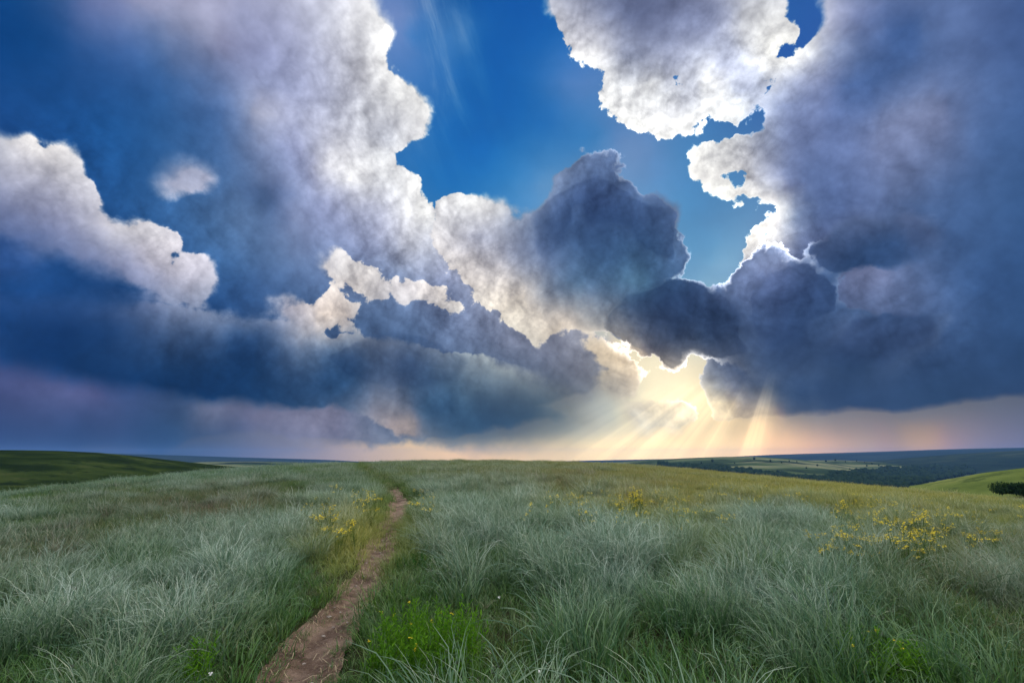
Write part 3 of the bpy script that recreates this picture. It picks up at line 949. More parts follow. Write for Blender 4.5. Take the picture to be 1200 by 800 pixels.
# --- yellow flowering plants: branched stems with leaves, flower heads as parts
def flowering_plant(seed):
    r = np.random.RandomState(seed)
    root = empty("flowering_plant", (0, 0, 0))
    for k in range(5):
        a = r.uniform(0, 6.28)
        lean = r.uniform(.06, .26)
        h = r.uniform(.48, .84)
        p = np.array([[math.cos(a) * (0.03 + lean * max(t, 0) ** 1.3) - .05 * t * t, math.sin(a) * (0.03 + lean * max(t, 0) ** 1.3), h * t] for t in np.linspace(-.05, 1, 16)])
        st, fl = [tube(p, np.linspace(.004, .002, 16), 4)], []
        for q in range(10):
            t = r.uniform(.15, .92)
            c = np.array([np.interp(t, np.linspace(-.05, 1, 16), p[:, i]) for i in range(3)])
            b = r.uniform(0, 6.28)
            st.append(leaf(c, (math.cos(b), math.sin(b), r.uniform(.3, .9)), r.uniform(.05, .10), .014))
        for q in range(r.randint(5, 10)):
            off = np.array([r.normal(0, .028), r.normal(0, .028), r.uniform(-.04, .03)])
            fl.append((np.array([p[-1], p[-1] + off + [.001, 0, 0], p[-1] + off - [.001, 0, 0], p[-1] + off * .5 + [0, 0.002, 0]]), np.array([(0, 1, 2, 3)])))
            fl.append(disc_flower(p[-1] + off, (off[0] * 6, off[1] * 6 - .3, 1), r.uniform(.012, .019)))
        s_ = link("stem", mesh_from("stem", *pack(st)), m_stem, root)
        link("flower_head", mesh_from("flower_head", *pack(fl), False), m_yel, s_)
    return root


FP = [flowering_plant(k) for k in (1, 2, 3)]
_used = set()
FLOWER_PATCHES = [
    ("yellow flowering plant in the cluster on the left bank of the path", 22, (402, 612), (44, 26), .7),
    ("yellow flowering plant in the small clump behind the path's left bank", 10, (436, 588), (34, 14), .65),
    ("yellow flowering plant among pale grass right of the path bend", 7, (496, 588), (20, 10), .65),
    ("yellow flowering plant in the long flower band across the middle of the meadow", 60, (756, 592), (115, 17), .66),
    ("yellow flowering plant in the thin golden row behind the flower band", 26, (860, 575), (95, 9), .62),
    ("yellow flowering plant in the compact patch above the silvery tufts on the right", 22, (1022, 595), (42, 14), .68),
    ("yellow flowering plant in the brightest flower patch low on the right slope", 60, (1086, 618), (88, 28), .74),
    ("yellow flowering plant standing alone below the brightest flower patch", 14, (1005, 630), (80, 10), .62)]
for label, cnt, (cx, cy_), (sx, sy), sc_ in FLOWER_PATCHES:
    for k in range(cnt):
        px, py = cx + TR.normal(0, .55) * sx, cy_ + TR.normal(0, .55) * sy
        gx, gy = ground_hit(px, py, 0.45)
        if abs(float(path_offset(gx, gy)[1])) < .12:
            continue
        src = FP[TR.randint(3)]
        if src.name not in _used:
            o = src
            _used.add(src.name)
        else:
            o = copy_tree(src)
        o.location = (gx, gy, float(height(np.array([gx]), np.array([gy]))[0]))
        o.rotation_euler = (0, 0, TR.uniform(0, 6.28))
        o.scale = (sc_ * TR.uniform(.85, 1.45),) * 3
        tag(o, label, "flower", "yellow flowering plants in the meadow")


# --- bright leafy plants in the foreground
def leafy_plant(px, py, rx, hmin, hmax, stalks, mat, label, seed, tips=0):
    r = np.random.RandomState(seed)
    gx, gy = ground_hit(px, py)
    root = empty("leafy_plant", (gx, gy, float(height(np.array([gx]), np.array([gy]))[0])))
    st, lv, fl = [], [], []
    for k in range(stalks):
        a, q = r.uniform(0, 6.28), rx * math.sqrt(r.rand())
        h = r.uniform(hmin, hmax) * (1 - .35 * (q / rx) ** 2)
        b = np.array([math.cos(a) * q, math.sin(a) * q, -.03])
        ln = np.array([math.cos(a), math.sin(a)]) * r.uniform(.0, .22) * h + r.normal(0, .03, 2)
        t = np.linspace(0, 1, 7)
        p = np.stack([b[0] + ln[0] * t ** 1.6, b[1] + ln[1] * t ** 1.6, b[2] + h * t], -1)
        st.append(tube(p, np.linspace(.0035, .0016, 7), 4))
        nlv = int(26 * h / .4)
        for i in range(nlv):
            u = (i + r.rand()) / nlv * .9 + .1
            c = np.array([np.interp(u, t, p[:, j]) for j in range(3)])
            ph = i * 2.4 + r.normal(0, .4)
            lv.append(leaf(c, (math.cos(ph), math.sin(ph), r.uniform(.5, 1.5)), r.uniform(.045, .10) * (1.15 - .5 * u), r.uniform(.007, .013), r.uniform(.05, .4)))
        if r.rand() < tips:
            fl.append(pack([disc_flower(p[-1] + r.normal(0, .006, 3), (r.normal(0, .4), r.normal(0, .4), 1), .009, 5) for i in range(4)]))
    link("foliage", mesh_from("foliage", *pack(st + lv)), mat, root)
    for q in fl:
        link("flower_head", mesh_from("flower_head", *q, False), m_yel, root)
    CLEARINGS.append((gx, gy, rx * 0.8))
    return tag(root, label, "plant")


leafy_plant(503, 790, .40, .36, .58, 120, m_lime, "bright lime green leafy plant at the bottom right of the dirt path", 5, .10)
leafy_plant(452, 796, .16, .16, .30, 26, m_lime, "small lime green leafy plant close to the path's right edge", 6)
leafy_plant(1035, 792, .34, .22, .40, 70, m_lime, "bright green leafy plant among the tufts at the bottom right", 7, .1)
leafy_plant(226, 806, .14, .24, .42, 20, m_lime, "narrow yellow green leafy plant at the bottom edge left of the path", 8)
leafy_plant(492, 668, .42, .14, .26, 80, m_leafd, "deep green leafy plant on the dark bank right of the path", 9)

# --- small white flowers
for px, py, label in ((627, 800, "small white flower at the bottom edge among the tufts"), (582, 708, "tiny white flower between the pale grass tufts"), (243, 795, "tiny white flower at the bottom left of the path")):
    gx, gy = ground_hit(px, py, .30)
    root = empty("white_flower", (gx, gy, float(height(np.array([gx]), np.array([gy]))[0])))
    p = np.array([[.02 * t * t, 0, .36 * t] for t in np.linspace(-.05, 1, 6)])
    link("stem", mesh_from("stem", *pack([tube(p, np.linspace(.003, .0016, 6), 4)] + [leaf(p[i], (math.cos(i * 2.2), math.sin(i * 2.2), .7), .06, .010) for i in (1, 2, 3, 4)])), m_stem, root)
    link("flower_head", mesh_from("flower_head", *pack([disc_flower(p[-1] + TR.normal(0, .004, 3), (TR.normal(0, .3), -.4, 1), .007) for _ in range(6)]), False), m_wht, root)
    tag(root, label, "flower")

# --- stones lying on the trail
m_stone, n, out = material("pebble_stone")
principled(n, out, ramp(n, n.noise(n.node("ShaderNodeNewGeometry").outputs["Position"], 40, 4), [(0.3, (0.20, 0.16, 0.13)), (0.7, (0.42, 0.36, 0.30))]), 0.9, 0.2)
stones = []
for k in range(4):
    bm = bmesh.new()
    bmesh.ops.create_icosphere(bm, subdivisions=2, radius=1)
    for v in bm.verts:
        v.co *= 1 + .35 * mnoise.noise(v.co * 1.3 + Vector((k * 7, 0, 0)))
        v.co.z *= .5
    me = bpy.data.meshes.new("pebble")
    bm.to_mesh(me)
    bm.free()
    me.materials.append(m_stone)
    stones.append(me)
for k in range(70):
    i = TR.randint(30, min(230, len(PC) - 1))
    q = TR.uniform(-.85, .85)
    x, y = PC[i] + nrm[i] * q * PW[i] / 2
    s_ = TR.uniform(.006, .022) * (1.6 if k % 9 == 0 else 1)
    o = link("pebble", stones[TR.randint(4)])
    o.location = (x, y, float(base_height(np.array([x]), np.array([y]))[0]) - .055 + .018 + s_ * .1)
    o.rotation_euler = (0, 0, TR.uniform(0, 6))
    o.scale = (s_, s_ * TR.uniform(.7, 1.2), s_)
    tag(o, "small pale pebble lying on the brown dirt path", "pebble", "pebbles on the dirt path")


# --- dead stalks trodden into the trail
V_, F_ = [], []
for k in range(1500):
    i = TR.randint(20, min(330, len(PC) - 1))
    q = math.copysign(abs(TR.rand()) ** .5 * 1.25, TR.uniform(-1, 1))
    x, y = PC[i] + nrm[i] * q * PW[i] / 2
    z = float(base_height(np.array([x]), np.array([y]))[0]) - .055 + .018 * q * q + .030
    a, l_, w_ = TR.uniform(0, 3.14), TR.uniform(.03, .15), TR.uniform(.0015, .004)
    dx_, dy_ = math.cos(a) * l_ / 2, math.sin(a) * l_ / 2
    sx_, sy_ = -math.sin(a) * w_, math.cos(a) * w_
    zz = TR.uniform(-.008, .008)
    o0 = len(V_)
    V_ += [(x - dx_ - sx_, y - dy_ - sy_, z - .02), (x - dx_ + sx_, y - dy_ + sy_, z - .02), (x + sx_, y + sy_, z + abs(zz) + .004), (x - sx_, y - sy_, z + abs(zz) + .004),
           (x + dx_ + sx_, y + dy_ + sy_, z - .014), (x + dx_ - sx_, y + dy_ - sy_, z - .014)]
    F_ += [(o0, o0 + 1, o0 + 2, o0 + 3), (o0 + 3, o0 + 2, o0 + 4, o0 + 5)]
m_straw = leaf_material("dead_straw", (0.20, 0.14, 0.08), (0.50, 0.40, 0.26), 0.15)
tag(link("litter", mesh_from("litter", V_, F_, False), m_straw), "dry straw and dead stalks trodden into the dirt path", "litter", kind="stuff")


# --- trees far down in the valley
def crown(r, hgt, wid, subdiv=2, lump=.45):
    bm = bmesh.new()
    bmesh.ops.create_icosphere(bm, subdivisions=subdiv, radius=1)
    o = Vector(r.uniform(0, 60, 3))
    V = []
    for v in bm.verts:
        c = v.co * (1 + lump * mnoise.noise(v.co * 2.1 + o) + lump * .5 * mnoise.noise(v.co * 5 + o))
        V.append((c.x * wid, c.y * wid, hgt * .58 + c.z * hgt * .46))
    F = [tuple(v.index for v in f.verts) for f in bm.faces]
    bm.free()
    return np.array(V), np.array(F)


def valley_tree(loc, h, label, r):
    root = empty("tree", loc)
    V, F = crown(r, h, h * r.uniform(.34, .5), 3)
    link("crown", mesh_from("crown", V, F), m_wood, root)
    link("trunk", mesh_from("trunk", *tube([[0, 0, -.5], [0, 0, h * .2], [0.05, 0, h * .5]], [h * .035, h * .028, h * .015], 6)), m_bark, root)
    return tag(root, label, "tree", "scattered trees in the far valley")


def line_at(x, pts):
    return float(np.interp(x, [p[0] for p in pts], [p[1] for p in pts]))


W1_TOP = [(925, 566), (950, 562), (985, 556.5), (1040, 550), (1100, 547.5), (1140, 549.5)]
W2_TOP = [(770, 544), (800, 547), (850, 550.5), (900, 555), (955, 562)]
F_V, F_F, o_ = [], [], 0
protos = [crown(TR, 1, TR.uniform(.34, .5), 2) for _ in range(8)]
cnt = 0
for k in range(5200):
    if k % 3:
        px = TR.uniform(925, 1142)
        top = line_at(px, W1_TOP) + 1.3 * math.sin(px * .21) + TR.uniform(-.6, .6)
        py = top + TR.rand() ** 1.1 * (575 - top)
    else:
        px = TR.uniform(772, 958)
        top = line_at(px, W2_TOP) + .8 * math.sin(px * .17) + TR.uniform(-.4, .4)
        py = top + TR.rand() * (5.5 + (px - 772) * .02)
    p = cast(px, py)
    if p is None or math.hypot(p.x, p.y) < 330 or math.hypot(p.x, p.y) > 3400:
        continue
    V, F = protos[TR.randint(8)]
    d_ = math.hypot(p.x, p.y)
    h = TR.uniform(4.5, 8.5) * (1.0 if d_ < 1100 else 1.25)
    a = TR.uniform(0, 6.28)
    V = np.stack([V[:, 0] * math.cos(a) - V[:, 1] * math.sin(a), V[:, 0] * math.sin(a) + V[:, 1] * math.cos(a), V[:, 2]], -1) * h
    F_V.append(V + np.array([p.x, p.y, p.z - .4]))
    F_F.append(F + o_)
    o_ += len(V)
    cnt += 1
print("forest trees", cnt)
tag(link("forest", mesh_from("forest", np.concatenate(F_V), np.concatenate(F_F)), m_wood), "dark dense woodland filling the right valley below the ridges", "forest", kind="stuff")
for px, py, lab in ((968, 541, "on the grey green ridge"), (979, 540, "on the grey green ridge"), (991, 541.5, "on the grey green ridge"), (1004, 540.5, "on the grey green ridge"), (1013, 542, "on the grey green ridge"),
                    (903, 541, "on the grey green ridge"), (916, 542.5, "on the grey green ridge"), (925, 541, "on the grey green ridge"), (934, 541.5, "on the grey green ridge"), (884, 538.5, "on the grey green ridge"),
                    (1022, 544, "above the dark wood"), (1030, 546, "above the dark wood"), (1016, 546.5, "above the dark wood"), (996, 550, "above the dark wood"), (972, 553, "above the dark wood"),
                    (945, 549, "above the dark wood"), (958, 546, "above the dark wood"), (861, 543, "above the dark wood"), (835, 541, "on the grey green ridge"), (822, 543, "on the grey green ridge")):
    p = cast(px, py)
    if p is not None and math.hypot(p.x, p.y) > 330:
        valley_tree(p, TR.uniform(2.2, 4.6) * (1 if math.hypot(p.x, p.y) < 1300 else 1.4), "small dark tree dotted " + lab + " across the right valley", TR)


# --- dark bush on the right slope
def bush(name, loc, rx, ry, h, leaves, label, cat, seed, leaf_l):
    r = np.random.RandomState(seed)
    root = empty(name, loc)
    lobes = [(np.array([r.normal(0, rx * .5), r.normal(0, ry * .5), h * r.uniform(.25, .72)]), r.uniform(.28, .5)) for _ in range(13)]
    st, lv = [], []
    for c, q in lobes:
        st.append(tube([[c[0] * .15, c[1] * .15, -.3], [c[0] * .5, c[1] * .5, c[2] * .5], list(c)], [.09, .06, .03], 5))
    for k in range(leaves):
        c, q = lobes[r.randint(len(lobes))]
        d = r.normal(0, 1, 3)
        d /= np.linalg.norm(d)
        p = c + d * np.array([rx, ry, h * .75]) * q * r.uniform(.55, 1.05)
        if p[2] < -.1:
            continue
        dd = d + r.normal(0, .6, 3)
        lv.append(leaf(p, dd, leaf_l * r.uniform(.6, 1.3), leaf_l * .55))
    link("stem", mesh_from("stem", *pack(st)), m_bark, root)
    link("foliage", mesh_from("foliage", *pack(lv)), m_bush, root)
    return tag(root, label, cat)


p = cast(1206, 580) or cast(1206, 573)
bush("shrub", p, 5.0, 3.4, 2.7, 8000, "dark leafy shrub on the bright green slope at the right edge", "shrub", 3, .34)
# ------------------------------------------------------------------ grass: tuft shapes
def blade_material(name, trans=0.35):
    m, n, out = material(name)
    at = lambda nm, kind: n.node("ShaderNodeAttribute", attribute_name=nm, attribute_type=kind)
    bl = n.sep(at("bl", "GEOMETRY").outputs["Vector"])
    ti = n.sep(at("tint", "INSTANCER").outputs["Vector"])
    along, rnd, awn = bl[0], bl[1], bl[2]
    silver, yellow, brown = ti[0], ti[1], ti[2]
    green = n.mix(rnd, (0.018, 0.085, 0.012, 1), (0.095, 0.225, 0.024, 1))
    green = n.mix(n.mul(silver, 0.70), green, (0.060, 0.145, 0.085, 1))
    green = n.mix(n.sstep(along, 0.30, 0.0), green, (0.030, 0.034, 0.014, 1))      # dead thatch at the foot, darkened further as shade put into the colour
    gold = n.mix(rnd, (0.26, 0.29, 0.045, 1), (0.48, 0.42, 0.10, 1))
    rust = n.mix(rnd, (0.085, 0.058, 0.038, 1), (0.25, 0.185, 0.13, 1))
    plume = n.mix(n.m("POWER", rnd, 1.3), (0.12, 0.25, 0.16, 1), (0.74, 0.84, 0.72, 1))
    c = n.mix(n.m("MULTIPLY", yellow, n.mad(along, 0.7, 0.35), clamp=True), green, gold)
    c = n.mix(n.m("MULTIPLY", brown, n.mad(rnd, 0.9, 0.25), clamp=True), c, rust)
    c = n.mix(n.m("MULTIPLY", silver, n.m("MAXIMUM", n.mul(along, 0.42), n.mul(awn, n.mad(along, 0.8, 0.2))), clamp=True), c, plume)
    d = n.node("ShaderNodeBsdfDiffuse")
    t = n.node("ShaderNodeBsdfTranslucent")
    g = n.node("ShaderNodeBsdfGlossy")
    n.put(d.inputs[0], c)
    n.put(t.inputs[0], c)
    n.put(g.inputs[0], (0.8, 0.85, 0.9, 1))
    g.inputs["Roughness"].default_value = 0.45
    a, b = n.node("ShaderNodeMixShader"), n.node("ShaderNodeMixShader")
    a.inputs[0].default_value = trans
    n.t.links.new(d.outputs[0], a.inputs[1])
    n.t.links.new(t.outputs[0], a.inputs[2])
    b.inputs[0].default_value = 0.035
    n.t.links.new(a.outputs[0], b.inputs[1])
    n.t.links.new(g.outputs[0], b.inputs[2])
    n.t.links.new(b.outputs[0], out.inputs["Surface"])
    return m


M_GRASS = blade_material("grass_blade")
RNG = np.random.RandomState(11)


def blades(n, length, width, seg, spread, tilt, bend, wind, droop, awn, wob=0.25):
    """n curved tapering strips; returns vertices, faces, per-vertex (along, random, awn)"""
    r = RNG
    L = r.uniform(*length, n)
    a = r.uniform(0, 2 * np.pi, n)
    rad = spread * np.sqrt(r.rand(n))
    base = np.stack([np.cos(a) * rad, np.sin(a) * rad, np.full(n, -0.03)], -1)
    a2 = a + r.normal(0, 0.7, n)
    out = np.stack([np.cos(a2), np.sin(a2)], -1) * r.uniform(0.3, 1.0, n)[:, None]
    w = out + np.array([-wind, 0.0])[None] * r.uniform(0.6, 1.4, n)[:, None]
    mag = np.linalg.norm(w, axis=1)
    dirh = w / np.maximum(mag, 1e-4)[:, None]
    th0 = np.abs(r.normal(tilt, tilt * 0.5, n)) * np.clip(mag, 0.3, 1.4)
    bd = bend * r.uniform(0.5, 1.5, n) * np.clip(mag, 0.4, 1.3)
    s = np.linspace(0, 1, seg + 1)
    th = th0[:, None] + bd[:, None] * s[None] ** 1.4 + droop * r.uniform(0, 1, n)[:, None] * s[None] ** 3
    th = np.clip(th, 0, 2.5)
    step = (L / seg)[:, None]
    side = np.stack([-dirh[:, 1], dirh[:, 0]], -1)
    wobv = np.cumsum(r.normal(0, wob, (n, seg + 1)), 1) * step * 0.5
    hx = np.concatenate([np.zeros((n, 1)), np.cumsum(np.sin(th[:, 1:]) * step, 1)], 1)
    hz = np.concatenate([np.zeros((n, 1)), np.cumsum(np.cos(th[:, 1:]) * step, 1)], 1)
    P = np.zeros((n, seg + 1, 3))
    P[..., :2] = base[:, None, :2] + dirh[:, None] * hx[..., None] + side[:, None] * wobv[..., None]
    P[..., 2] = base[:, None, 2] + hz
    ang = r.uniform(-0.9, 0.9, n)
    wd = np.stack([side[:, 0] * np.cos(ang), side[:, 1] * np.cos(ang), np.sin(ang)], -1)
    W0 = r.uniform(*width, n)[:, None] * (1 - s[None] ** 1.6 * 0.88)
    off = wd[:, None] * W0[..., None] / 2
    V = np.stack([P - off, P + off], 2).reshape(-1, 3)
    k = (seg + 1) * 2
    q = np.arange(seg)
    f = np.stack([q * 2, q * 2 + 1, q * 2 + 3, q * 2 + 2], -1)
    F = (np.arange(n)[:, None, None] * k + f[None]).reshape(-1, 4)
    att = np.zeros((n, seg + 1, 2, 3))
    att[..., 0] = s[None, :, None]
    att[..., 1] = r.rand(n)[:, None, None]
    att[..., 2] = awn
    return V, F, att.reshape(-1, 3)


def join(parts):
    V, F, A, o = [], [], [], 0
    for v, f, a in parts:
        V.append(v)
        F.append(f + o)
        A.append(a)
        o += len(v)
    return np.concatenate(V), np.concatenate(F), np.concatenate(A)


TUFTS = bpy.data.collections.new("tuft_shapes")      # source shapes, not in the scene itself
_tuft_n = 0
KINDS = {}


def tuft(kind, parts):
    global _tuft_n
    V, F, A = join(parts)
    me = mesh_from("tuft_%03d" % _tuft_n, V, F)
    at = me.attributes.new("bl", "FLOAT_VECTOR", "POINT")
    at.data.foreach_set("vector", A.astype(np.float32).ravel())
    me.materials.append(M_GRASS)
    o = bpy.data.objects.new("tuft_%03d" % _tuft_n, me)
    TUFTS.objects.link(o)
    KINDS.setdefault(kind, []).append(_tuft_n)
    _tuft_n += 1


def stalks(n, length, wind):
    """a few straight dry stalks with a thin seed head"""
    V, F, A = blades(n, length, (.0030, .0050), 6, .15, .16, .35, wind, .25, .0, .15)
    V2, F2, A2 = blades(n * 3, (.06, .14), (.004, .007), 3, .16, .5, .9, wind, .6, 1.0)
    tops = V.reshape(n, 7, 2, 3)[:, 5].mean(1)
    base = V2.reshape(n * 3, 4, 2, 3)
    base = base - base[:, :1].mean(2, keepdims=True) + np.repeat(tops, 3, 0)[:, None, None] + RNG.normal(0, .006, (n * 3, 1, 1, 3))
    return join([(V, F, A), (base.reshape(-1, 3), F2, A2)])


for k in range(6):      # feather grass near the camera: leaves below, silver awns above
    w = RNG.uniform(.1, .6)
    tuft("feather", [blades(48, (.18, .50), (.0075, .0150), 6, .18, .34, .85, w * .5, .6, 0, .35), blades(40, (.34, .66), (.0058, .0108), 8, .15, .30, .95, w, 1.0, 1, .5),
                     stalks(3, (.35, .6), w)])
for k in range(6):
    w = RNG.uniform(-.3, .35)
    tuft("upright", [blades(50, (.18, .46), (.0075, .0150), 6, .17, .34, .80, w * .5, .7, 0, .35), blades(38, (.30, .56), (.0058, .0110), 8, .14, .30, .90, w, 1.1, 1, .5),
                     stalks(3, (.32, .55), w)])
for k in range(6):
    tuft("meadow", [blades(56, (.08, .30), (.0070, .0140), 5, .16, .38, .9, .1, .6, 0, .4), stalks(2, (.22, .42), .1)])
for k in range(4):
    tuft("feather_mid", [blades(36, (.22, .50), (.011, .019), 4, .20, .24, .75, .35, .5, 0), blades(38, (.38, .68), (.008, .014), 5, .18, .22, .8, .7, .9, 1, .3)])
for k in range(3):
    tuft("upright_mid", [blades(40, (.22, .46), (.011, .019), 4, .20, .24, .75, .12, .6, 0), blades(32, (.34, .58), (.008, .014), 5, .18, .2, .8, .25, 1.0, 1, .35)])
for k in range(3):
    tuft("meadow_mid", [blades(55, (.10, .34), (.008, .015), 4, .22, .3, .7, .2, .5, 0)])
for k in range(4):
    tuft("feather_far", [blades(34, (.25, .60), (.018, .032), 3, .45, .3, .8, .4, .6, .6, .3)])
for k in range(3):
    tuft("meadow_far", [blades(36, (.14, .40), (.018, .034), 3, .50, .35, .7, .3, .5, 0, .3)])

# ------------------------------------------------------------------ what grows where (sight line x, y: silver, gold, brown, height)
COVER = """50 600 .5 0 .15 .8;150 560 .65 0 .05 .8;250 555 .75 0 .05 .8;330 552 .6 .05 .15 .8;100 580 .35 0 .4 .7;200 590 .12 .05 .65 .55;300 585 .12 .2 .6 .55;350 575 .3 .1 .3 .7
60 630 .18 0 .6 .8;0 650 .3 0 .45 .8;150 640 .7 0 .1 1;250 620 .8 0 .05 1;330 610 .95 0 0 1;260 660 .95 0 0 1;180 680 .85 0 0 1;60 690 .8 0 0 1;100 720 .6 0 0 1
30 770 .2 0 0 .9;0 740 .3 0 0 .9;200 740 .36 0 .08 .9;150 780 .3 0 .05 .9;230 770 .45 0 .02 .9;300 700 .8 0 .05 1;340 680 .5 0 0 .9;370 650 .35 0 0 .8;300 760 .15 0 0 .7
400 590 .55 .45 0 .8;420 610 .25 1 0 .8;395 640 .22 .8 0 .7;380 575 .6 .1 0 .8;440 590 .3 .5 0 .7;490 600 .7 .45 0 .8;475 640 .55 .35 0 .8;520 590 .7 .05 .1 .9;560 560 .38 .3 .42 .7
640 560 .25 .42 .5 .7;500 570 .62 .15 .12 .8;600 575 .55 .22 .2 .8;520 640 .85 0 .15 1;500 660 .12 0 0 .5;560 680 .8 0 .2 1;590 720 .45 .1 .05 .9;640 640 .8 .05 0 1;640 690 .7 .05 0 1
700 620 .95 0 0 1;760 640 .95 0 0 1;700 680 .95 0 0 1;740 720 .62 0 0 1;800 660 .4 .15 .05 .8;830 640 .3 .3 .05 .7;850 690 .85 0 0 1;900 670 .6 .05 0 .9;950 680 .75 0 0 1
700 590 .2 .6 .1 .7;800 590 .3 .85 .1 .7;750 560 .12 .75 .4 .6;650 545 .3 .5 .3 .6;850 565 .08 .9 .2 .6;900 570 .08 1 .05 .6;1000 580 .08 1 .05 .6;1100 590 .12 .85 .02 .6
1180 595 .2 .7 .05 .6;940 600 .75 .05 .2 .9;880 605 .65 .05 .15 .9;1000 610 .35 .35 .1 .8;1100 640 .2 .35 .3 .8;1180 640 .4 .15 .4 .8;980 650 .6 .05 .1 .9;950 710 .7 0 0 1
1050 690 .3 .1 .25 .8;1100 720 .6 0 0 1;1180 720 .4 0 .35 .9;1000 760 .15 .05 0 .9;900 740 .45 0 .1 1;860 770 .48 0 .1 1;1150 780 .4 0 0 1;660 760 .5 0 .05 1;600 790 .3 .05 0 .9
430 700 .05 0 .05 .5;470 740 .05 0 .03 .5;400 780 .05 0 .05 .5;470 690 .1 .0 .12 .5;1130 590 .2 .55 .05 .6;480 555 .42 .25 .25 .7;430 560 .4 .1 .2 .7"""
_cp = []
for t in _pts(COVER):
    gx, gy = ground_hit(t[0], t[1], 0.3)
    _cp.append((math.degrees(math.atan2(gx, gy)), math.log(math.hypot(gx, gy)) * 16) + tuple(t[2:]))
_cp = np.array(_cp)
_cd = np.sqrt(((_cp[:, None, :2] - _cp[None, :, :2]) ** 2).sum(-1) + 1)
_cw = np.linalg.solve(_cd - 0.5 * np.eye(len(_cp)), _cp[:, 2:] - _cp[:, 2:].mean(0))


def cover(x, y):
    q = np.stack([np.clip(np.degrees(np.arctan2(x, y)), -50, 50), np.clip(np.log(np.hypot(x, y) + 1e-3) * 16, 20, 72)], -1)
    out = np.zeros((len(q), 4))
    for i in range(0, len(q), 20000):
        out[i:i + 20000] = np.sqrt(((q[i:i + 20000, None] - _cp[None, :, :2]) ** 2).sum(-1) + 1) @ _cw + _cp[:, 2:].mean(0)
    return np.clip(out, 0, 1)


def scatter(r0, r1, density, half=64):
    """jittered points on the part of the hill in front of the camera"""
    s = 1 / math.sqrt(density)
    g = np.arange(-r1, r1 + s, s)
    X, Y = np.meshgrid(g, np.arange(-2, r1 + s, s))
    X = X.ravel() + RNG.uniform(-.5, .5, X.size) * s
    Y = Y.ravel() + RNG.uniform(-.5, .5, Y.size) * s
    r, a = np.hypot(X, Y), np.degrees(np.arctan2(X, Y))
    k = (r >= r0) & (r < r1) & (np.abs(a) < half)
    return X[k], Y[k]


def grow(name, label, cat, sets):
    """one object: points on the hill, each carrying a tuft"""
    P, S, RT, I, T = [], [], [], [], []
    for X, Y, idx, scl, lean, tint in sets:
        if not len(X):
            continue
        P.append(np.stack([X, Y, height(X, Y)], -1))
        S.append(scl)
        RT.append(np.stack([RNG.normal(0, .06, len(X)), RNG.normal(0, .06, len(X)), lean], -1))
        I.append(idx)
        T.append(tint)
    P, S, RT, I, T = map(np.concatenate, (P, S, RT, I, T))
    me = bpy.data.meshes.new(name)
    me.vertices.add(len(P))
    me.vertices.foreach_set("co", P.astype(np.float32).ravel())
    for nm, typ, arr, key in (("rot", "FLOAT_VECTOR", RT, "vector"), ("tint", "FLOAT_VECTOR", T, "vector"), ("scl", "FLOAT", S, "value"), ("shape", "INT", I, "value")):
        a = me.attributes.new(nm, typ, "POINT")
        a.data.foreach_set(key, arr.astype(np.int32 if typ == "INT" else np.float32).ravel())
    o = link(name, me)
    tag(o, label, cat, kind="stuff")
    g = bpy.data.node_groups.new(name + "_tufts", "GeometryNodeTree")
    g.interface.new_socket("Geometry", in_out="INPUT", socket_type="NodeSocketGeometry")
    g.interface.new_socket("Geometry", in_out="OUTPUT", socket_type="NodeSocketGeometry")
    N = NT(g)
    gi, go = N.node("NodeGroupInput"), N.node("NodeGroupOutput")
    ci = N.node("GeometryNodeCollectionInfo", transform_space="ORIGINAL")
    ci.inputs[0].default_value = TUFTS
    ci.inputs["Separate Children"].default_value = True
    ci.inputs["Reset Children"].default_value = True
    na = {}
    for nm, dt in (("rot", "FLOAT_VECTOR"), ("scl", "FLOAT"), ("shape", "INT")):
        q = N.node("GeometryNodeInputNamedAttribute", data_type=dt)
        q.inputs[0].default_value = nm
        na[nm] = q.outputs[0]
    ip = N.node("GeometryNodeInstanceOnPoints")
    er = N.node("FunctionNodeEulerToRotation")
    L = g.links.new
    L(gi.outputs[0], ip.inputs["Points"])
    L(ci.outputs[0], ip.inputs["Instance"])
    ip.inputs["Pick Instance"].default_value = True
    L(na["shape"], ip.inputs["Instance Index"])
    L(na["rot"], er.inputs[0])
    L(er.outputs[0], ip.inputs["Rotation"])
    L(na["scl"], ip.inputs["Scale"])
    L(ip.outputs[0], go.inputs[0])
    md = o.modifiers.new("tufts", "NODES")
    md.node_group = g
    print(name, len(P))
    return o


_cell = np.random.RandomState(5).rand(6, 256, 256)


def tussock(x, y, g):
    """distance from the nearest tussock's middle (in cells) and three random traits of that tussock"""
    x, y = x / g, y / g
    ix, iy = np.floor(x).astype(int), np.floor(y).astype(int)
    best = np.full(x.shape, 9.0)
    tr = np.zeros((3,) + x.shape)
    for a in (-1, 0, 1):
        for b in (-1, 0, 1):
            jx, jy = (ix + a) & 255, (iy + b) & 255
            d = np.hypot(ix + a + _cell[0, jx, jy] - x, iy + b + _cell[1, jx, jy] - y)
            k = d < best
            best = np.where(k, d, best)
            for q in range(3):
                tr[q] = np.where(k, _cell[2 + q, jx, jy], tr[q])
    return best, tr


